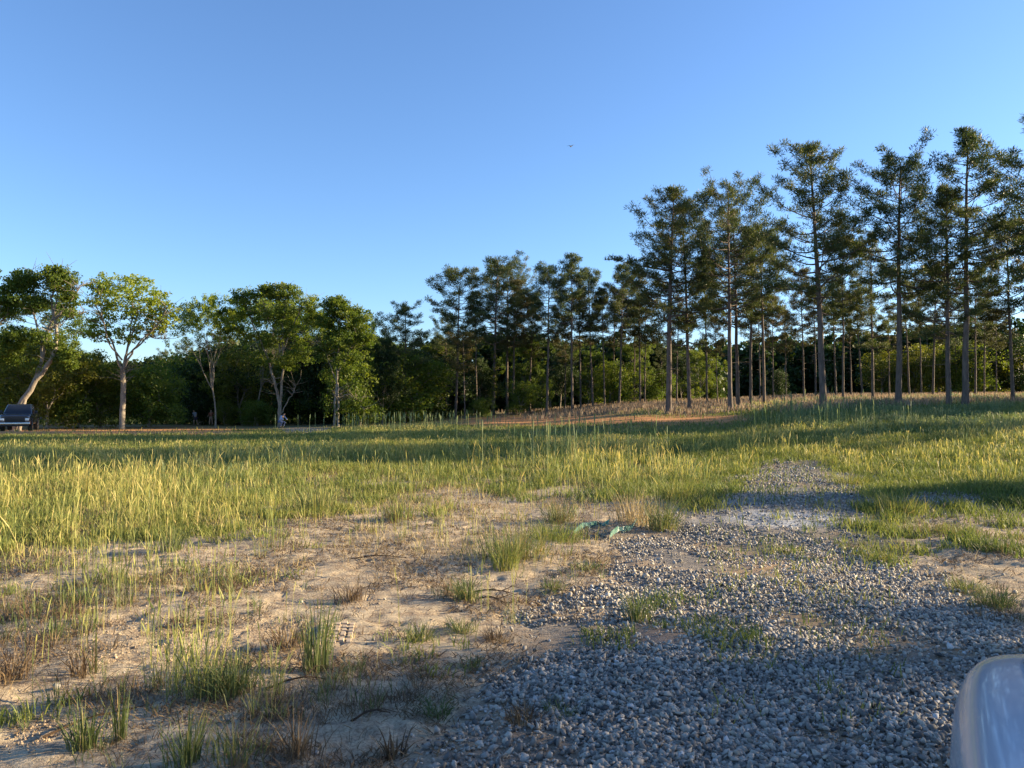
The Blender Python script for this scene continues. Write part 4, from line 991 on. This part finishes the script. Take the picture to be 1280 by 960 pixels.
def vehicle(name, label, cat, loc, heading, paint, zs, grille_dark, kind):
    """local: +x forward (nose at x=0), +y left, z up"""
    e = empty(name, loc, heading); tag(e, label, cat)
    hz = 1.20*zs
    def section(x, hw, zt, zb, sh):
        return [(x, 0, zt+.015), (x, hw*.55, zt+.012), (x, hw-sh*1.25, zt), (x, hw-sh*.45, zt-sh*.22), (x, hw-.01, zt-sh), (x, hw, zt-sh*1.9), (x, hw, (zt+zb)*.5), (x, hw-.02, zb+.12), (x, hw-.06, zb)]
    secs = [(-.02, .76, hz-.17, .50*zs, .08), (0.0, .83, hz-.13, .47*zs, .09), (-.03, .885, hz-.07, .45*zs, .10), (-.10, .925, hz-.03, .42*zs, .11), (-.25, .95, hz-.005, .40*zs, .085), (-.7, .96, hz+.02, .40*zs, .085), (-1.2, .96, hz+.05, .40*zs, .085),
            (-1.5, .965, hz+.06, .40*zs, .10), (-3.6, .965, hz+.06, .40*zs, .08), (-5.2, .96, hz+.05, .45*zs, .07), (-5.35, .92, hz+.03, .5*zs, .07)]
    bm = bmesh.new(); rows = []
    for s_ in secs:
        h_ = section(*s_); full = [(a, -b, c) for a, b, c in h_[::-1][:-1]]+h_
        rows.append([bm.verts.new(p) for p in full])
    for a, b in zip(rows[:-1], rows[1:]):
        for i in range(len(a)-1): bm.faces.new([a[i], a[i+1], b[i+1], b[i]])
        bm.faces.new([a[-1], a[0], b[0], b[-1]])
    bm.faces.new(rows[0]); bm.faces.new(rows[-1][::-1])
    bo = bm_obj('body', bm, paint, e, 0, 2)
    # hood shut line following the pressed surface
    from mathutils.bvhtree import BVHTree
    bpy.context.view_layer.update(); bvh = BVHTree.FromObject(bo, bpy.context.evaluated_depsgraph_get())
    path = [(-1.40, .80), (-1.0, .815), (-.6, .815), (-.3, .81), (-.17, .79), (-.115, .74), (-.10, .66), (-.09, .4), (-.085, 0)]
    path = path+[(a, -b) for a, b in path[::-1][1:]]
    q = np.linspace(0, len(path)-1, 90); pts = []
    for a, b in zip(np.interp(q, range(len(path)), [p[0] for p in path]), np.interp(q, range(len(path)), [p[1] for p in path])):
        hit = bvh.ray_cast(Vector((a, b, 3)), Vector((0, 0, -1)))[0]
        if hit: pts.append(tuple(hit))
    TL = Tubes(); TL.add(pts, np.full(len(pts), .0035), 6); obj('hood_seam', TL.mesh('hood_seam', M['black_trim']), e)
    # cab
    bt = hz+.03; rt = 1.93*zs
    bm = bmesh.new()
    prof = [(-1.42, bt), (-2.15, rt-.05), (-2.35, rt), (-3.35, rt), (-3.62, rt-.08), (-3.78, bt)]
    L_, R_ = [], []
    for (a, c) in prof:
        hw = .90 if c < bt+.1 else .72
        L_.append(bm.verts.new((a, hw, c))); R_.append(bm.verts.new((a, -hw, c)))
    bm.faces.new(L_); bm.faces.new(R_[::-1])
    for i in range(len(prof)): j = (i+1) % len(prof); bm.faces.new([L_[i], R_[i], R_[j], L_[j]])
    bm_obj('cab', bm, paint, e, .05)
    gl = M['glass_dark']
    bm = bmesh.new(); quadbm(bm, [(-1.50, -.80, bt+.06), (-1.50, .80, bt+.06), (-2.08, .66, rt-.09), (-2.08, -.66, rt-.09)], -.012)
    for v in bm.verts: v.co += Vector((.012, 0, .012))
    bm_obj('windshield', bm, gl, e, .01)
    for sgn in (1, -1):
        for (xa, xb) in ((-1.78, -2.55), (-2.63, -3.5)):
            bm = bmesh.new(); xt = max(xb, -3.45); zb_ = bt+.08; ztp = rt-.10
            fy = lambda z_: sgn*(.90+(.72-.90)*(z_-bt)/(rt-.05-bt)+.014)
            quadbm(bm, [(xa, fy(zb_), zb_), (xb, fy(zb_), zb_), (xt, fy(ztp), ztp), (xa-.40 if xa > -2 else xa, fy(ztp), ztp)][::sgn], .01)
            bm_obj('side_window', bm, gl, e)
        for (xc) in (-2.0, -2.6):
            pass
        bm = bmesh.new(); boxbm(bm, (-1.85, sgn*1.08, bt+.13), (.10, .20, .20*zs)); boxbm(bm, (-1.85, sgn*.97, bt+.05), (.05, .10, .04)); bm_obj('side_mirror', bm, M['black_trim'], e, .02)
        bm = bmesh.new(); boxbm(bm, (-2.45, sgn*.975, bt-.13), (.16, .02, .03)); bm_obj('door_handle', bm, M['black_trim'], e, .006)
        bm = bmesh.new(); boxbm(bm, (.015, sgn*.74, hz-.36), (.10, .24, .17)); bm_obj('headlight', bm, M['lamp'], e, .03)
        for xw in (-.95, -4.3):
            bm = bmesh.new(); bmesh.ops.create_cone(bm, cap_ends=True, segments=32, radius1=.40*zs, radius2=.40*zs, depth=.26, matrix=Matrix.Translation((xw, sgn*.84, .40*zs)) @ Matrix.Rotation(math.pi/2, 4, 'X'))
            wo = bm_obj('wheel', bm, M['tyre'], e, .03)
            bm = bmesh.new(); bmesh.ops.create_cone(bm, cap_ends=True, segments=24, radius1=.24*zs, radius2=.22*zs, depth=.05, matrix=Matrix.Translation((xw, sgn*.965, .40*zs)) @ Matrix.Rotation(math.pi/2, 4, 'X'))
            bm_obj('rim', bm, M['chrome'], wo, .01)
            bm = bmesh.new()
            for i in range(12):
                a0, a1 = math.pi*i/12, math.pi*(i+1)/12
                q = []
                for a_, r_ in ((a0, .44*zs), (a1, .44*zs), (a1, .50*zs), (a0, .50*zs)): q.append((xw+math.cos(a_)*r_, sgn*.975, .40*zs+math.sin(a_)*r_))
                quadbm(bm, q[::sgn], .03)
            bm_obj('wheel_arch', bm, M['black_trim'], e)
    bm = bmesh.new(); boxbm(bm, (.03, 0, hz-.38), (.06, 1.18, .36)); gr = bm_obj('grille', bm, M['black_trim'], e, .02)
    bm = bmesh.new()
    for i in range(4): boxbm(bm, (.065, 0, hz-.50+i*.08), (.02, 1.10, .018))
    bm_obj('grille_bar', bm, M['black_trim'] if grille_dark else M['chrome'], gr)
    bm = bmesh.new(); boxbm(bm, (.05, 0, .56*zs), (.16, 1.86, .17)); bm_obj('bumper', bm, M['chrome'] if grille_dark else M['black_trim'], e, .04)
    bm = bmesh.new(); boxbm(bm, (0.0, 0, .42*zs), (.12, 1.7, .12)); bm_obj('lower_valance', bm, M['black_trim'], e, .03)
    return e
def glossy(name, col, rough, metal, coat=0):
    m, nt, bs = mat(name); bs.inputs['Base Color'].default_value = (*col, 1); bs.inputs['Metallic'].default_value = metal
    n = noise(nt, 9, 8, .75); mr = nt.nodes.new('ShaderNodeMapRange'); mr.inputs[3].default_value = rough*.7; mr.inputs[4].default_value = rough*1.8
    nt.links.new(n, mr.inputs[0]); nt.links.new(mr.outputs[0], bs.inputs['Roughness']); bs.inputs['Coat Weight'].default_value = coat; bs.inputs['Coat Roughness'].default_value = .04
    return m, nt, bs
m, nt, bs = glossy('silver_paint', (.44, .48, .55), .16, .12, .5); M['silver'] = m
n = noise(nt, 5, 7, .8, 'Object', (1, 3, 1)); c = ramp(nt, n, [(.55, (.42, .47, .56)), (.68, (.55, .57, .61))]); nt.links.new(c, bs.inputs['Base Color'])
bump(nt, bs, noise(nt, 3, 3), .05, .02)
M['grey_paint'] = glossy('grey_paint', (.06, .07, .095), .18, .5, .8)[0]
M['glass_dark'] = glossy('dark_glass', (.015, .02, .03), .05, 0)[0]
M['black_trim'] = glossy('black_trim', (.015, .015, .016), .45, 0)[0]
M['chrome'] = glossy('bright_metal', (.55, .55, .56), .2, 1)[0]
M['lamp'] = glossy('lamp_glass', (.75, .75, .75), .08, .3, 1)[0]
M['tyre'] = glossy('tyre_rubber', (.02, .02, .02), .8, 0)[0]
xt = at(19, 54); vehicle('pickup_truck', 'dark grey pickup truck with black grille parked before the trees, cut by the left edge', 'pickup truck', (xt, 54, T1(xt, 54)), -math.pi/2-.10+.55, M['grey_paint'], 1.0, True, 'far')
# silver vehicle whose hood corner shows at the bottom right
HD = math.atan2(.63, .35)
u = Vector((math.cos(HD), math.sin(HD), 0)); l = Vector((-u.y, u.x, 0))
nose_corner = Vector((1.165, 1.93, 0)); loc = nose_corner-l*.88
vehicle('silver_car', 'silver vehicle with only its rounded hood corner showing at the bottom right', 'car', (loc.x, loc.y, 0), HD, M['silver'], .93, False, 'near')

# ------------------------------------------------------------------ people
def person(px, D, label, joints, shirt, pants, skin=(.42, .27, .19), hair=(.06, .045, .03), face=0, sleeves=False, shorts=False):
    """joints: dict of name -> (x,y,z) in metres; figure faces -y before rotation"""
    x = at(px, D); z = T1(x, D); e = empty('person', (x, D, z), face); tag(e, label, 'person', 'people at the edge of the wood')
    J = joints
    def ms(n, c, r=.8): return simple(n, c, r, 0, .12, 30)
    mskin = ms('skin', skin); mshirt = ms('shirt', shirt); mp = ms('trousers', pants); mh = ms('hair', hair); mshoe = ms('shoes', (.05, .045, .04))
    def skinmesh(name, verts, edges, rad, m, parent, root=0):
        me = bpy.data.meshes.new(name); me.from_pydata([J[v] if isinstance(v, str) else v for v in verts], edges, []); me.materials.append(m)
        o = obj(name, me, parent); sk = o.modifiers.new('skin', 'SKIN'); sk.use_smooth_shade = True
        for i, r in enumerate(rad):
            sv = me.skin_vertices[0].data[i]; sv.radius = (r, r*.85) if not isinstance(r, tuple) else r; sv.use_root = (i == root)
        o.modifiers.new('sub', 'SUBSURF').levels = 1; o.modifiers['sub'].render_levels = 2
        return o
    mid = lambda a, b, t=.5: tuple(J[a][i]*(1-t)+J[b][i]*t for i in range(3))
    V = ['hip', 'waist', 'chest', 'neck', 'headb', 'headt', 'sl', 'el', 'hl', 'sr', 'er', 'hr', 'tl', 'kl', 'al', 'fl', 'tr', 'kr', 'ar', 'fr']
    E = [(0, 1), (1, 2), (2, 3), (3, 4), (4, 5), (2, 6), (6, 7), (7, 8), (2, 9), (9, 10), (10, 11), (0, 12), (12, 13), (13, 14), (14, 15), (0, 16), (16, 17), (17, 18), (18, 19)]
    rad = [.13, .125, .15, .055, .085, .085, .065, .042, .034, .065, .042, .034, .095, .062, .042, .035, .095, .062, .042, .035]
    skinmesh('body', V, E, rad, mskin, e)
    skinmesh('shirt', ['hip', 'waist', 'chest', mid('chest', 'neck', .6), 'sl', 'el', mid('el', 'hl', .8), 'sr', 'er', mid('er', 'hr', .8)] if sleeves else
             ['hip', 'waist', 'chest', mid('chest', 'neck', .6), 'sl', mid('sl', 'el', .5), mid('sl', 'el', .75), 'sr', mid('sr', 'er', .5), mid('sr', 'er', .75)],
             [(0, 1), (1, 2), (2, 3), (2, 4), (4, 5), (5, 6), (2, 7), (7, 8), (8, 9)], [.16, .155, .175, .085, .085, .065, .055, .085, .065, .055], mshirt, e)
    ll = .85 if not shorts else .0
    skinmesh('shorts' if shorts else 'trousers', ['hip', 'tl', 'kl' if not shorts else mid('tl', 'kl', .5), mid('kl', 'al', ll) if not shorts else mid('tl', 'kl', .8), 'tr', 'kr' if not shorts else mid('tr', 'kr', .5), mid('kr', 'ar', ll) if not shorts else mid('tr', 'kr', .8)],
             [(0, 1), (1, 2), (2, 3), (0, 4), (4, 5), (5, 6)], [.155, .115, .085, .07, .115, .085, .07], mp, e)
    for s_ in ('l', 'r'):
        skinmesh('shoe', ['a'+s_, 'f'+s_, tuple(np.array(J['f'+s_])+[0, -.05, 0])], [(0, 1), (1, 2)], [.055, .048, .035], mshoe, e)
    hb, ht = np.array(J['headb']), np.array(J['headt'])
    skinmesh('hair', [tuple(hb*.35+ht*.65+[0, .03, 0]), tuple(ht+[0, .015, .03])], [(0, 1)], [.098, .085], mh, e)
    fc = (hb+ht)/2
    bm = bmesh.new()   # eyes, nose and mouth
    for (dx, dz, r_) in ((-.032, .015, .012), (.032, .015, .012), (0, -.018, .014), (0, -.055, .016)):
        bmesh.ops.create_icosphere(bm, subdivisions=1, radius=r_, matrix=Matrix.Translation(tuple(fc+[dx, -.082, dz])))
    bm_obj('face', bm, mskin, e)
    return e
def stand(lean=0, arm=.12, step=.1, hand=None):
    J = dict(hip=(0, 0, .93), waist=(0, -.01-lean*.1, 1.10), chest=(0, -lean*.3, 1.33), neck=(0, -lean*.45, 1.50), headb=(0, -lean*.52-.01, 1.58), headt=(0, -lean*.55-.01, 1.70),
             sl=(-.19, -lean*.35, 1.42), el=(-.27-arm*.2, -lean*.3+.03, 1.15), hl=(-.25-arm, -lean*.3-.12, .92), sr=(.19, -lean*.35, 1.42), er=(.27+arm*.2, -lean*.3+.03, 1.15), hr=(.25+arm, -lean*.3-.12, .92),
             tl=(-.10, 0, .86), kl=(-.12, -step, .48), al=(-.13, -step*.6, .08), fl=(-.14, -step*.6-.13, .05), tr=(.10, 0, .86), kr=(.12, step*.4, .48), ar=(.13, step, .08), fr=(.14, step-.13, .05))
    return J
def crouch():
    return dict(hip=(0, .15, .62), waist=(0, .05, .80), chest=(0, -.12, 1.02), neck=(0, -.25, 1.15), headb=(0, -.32, 1.20), headt=(0, -.36, 1.31),
                sl=(-.19, -.16, 1.08), el=(-.30, -.30, .85), hl=(-.2, -.5, .75), sr=(.19, -.16, 1.08), er=(.30, -.30, .85), hr=(.22, -.5, .75),
                tl=(-.12, .10, .60), kl=(-.20, -.28, .52), al=(-.17, -.05, .08), fl=(-.18, -.2, .05), tr=(.12, .10, .60), kr=(.20, -.28, .52), ar=(.17, -.05, .08), fr=(.18, -.2, .05))
person(245, 84, 'person in pale blue shirt and dark shorts bending slightly, leftmost of the people', stand(.5, .10, .15), (.38, .42, .52), (.05, .045, .09), face=-.5, shorts=True)
person(264, 84, 'person in rust red shirt and tan trousers standing by the slender dark stem', stand(.05, .08, .08), (.30, .10, .06), (.42, .28, .20), face=.2, hair=(.12, .07, .04))
person(352, 70, 'person in light blue shirt crouching at the end of the grey gravel strip', crouch(), (.34, .42, .62), (.10, .13, .24), face=1.1, sleeves=True)
person(387, 86, 'person in dark shirt and trousers with grey hair standing with arms bent', stand(.0, .16, .10), (.025, .025, .035), (.035, .035, .04), face=.1, hair=(.45, .44, .42))

# small bird high in the sky
def bird():
    D = 60; bx = at(714, D); bz = CAMZ+(508-180)/F*D
    m = simple('feathers', (.06, .06, .07), .8); bm = bmesh.new()
    bmesh.ops.create_uvsphere(bm, u_segments=10, v_segments=7, radius=1, matrix=Matrix.Diagonal((.14, .045, .05, 1)))
    bmesh.ops.create_uvsphere(bm, u_segments=8, v_segments=6, radius=.035, matrix=Matrix.Translation((.15, 0, .02)))
    quadbm(bm, [(-.1, -.02, 0), (-.1, .02, 0), (-.24, .04, 0), (-.24, -.04, 0)], .006)
    o = bm_obj('bird', bm, m, None); o.location = (bx, D, bz); o.rotation_euler = (0, 0, 1.2); tag(o, 'tiny dark bird alone high in the blue sky', 'bird')
    for s_ in (1, -1):
        bm = bmesh.new(); quadbm(bm, [(.07, .03*s_, .02), (.09, .17*s_, .10), (.0, .32*s_, .08), (-.05, .16*s_, .07), (-.05, .03*s_, .02)][::s_], .006)
        bm_obj('wing', bm, m, o)
bird()
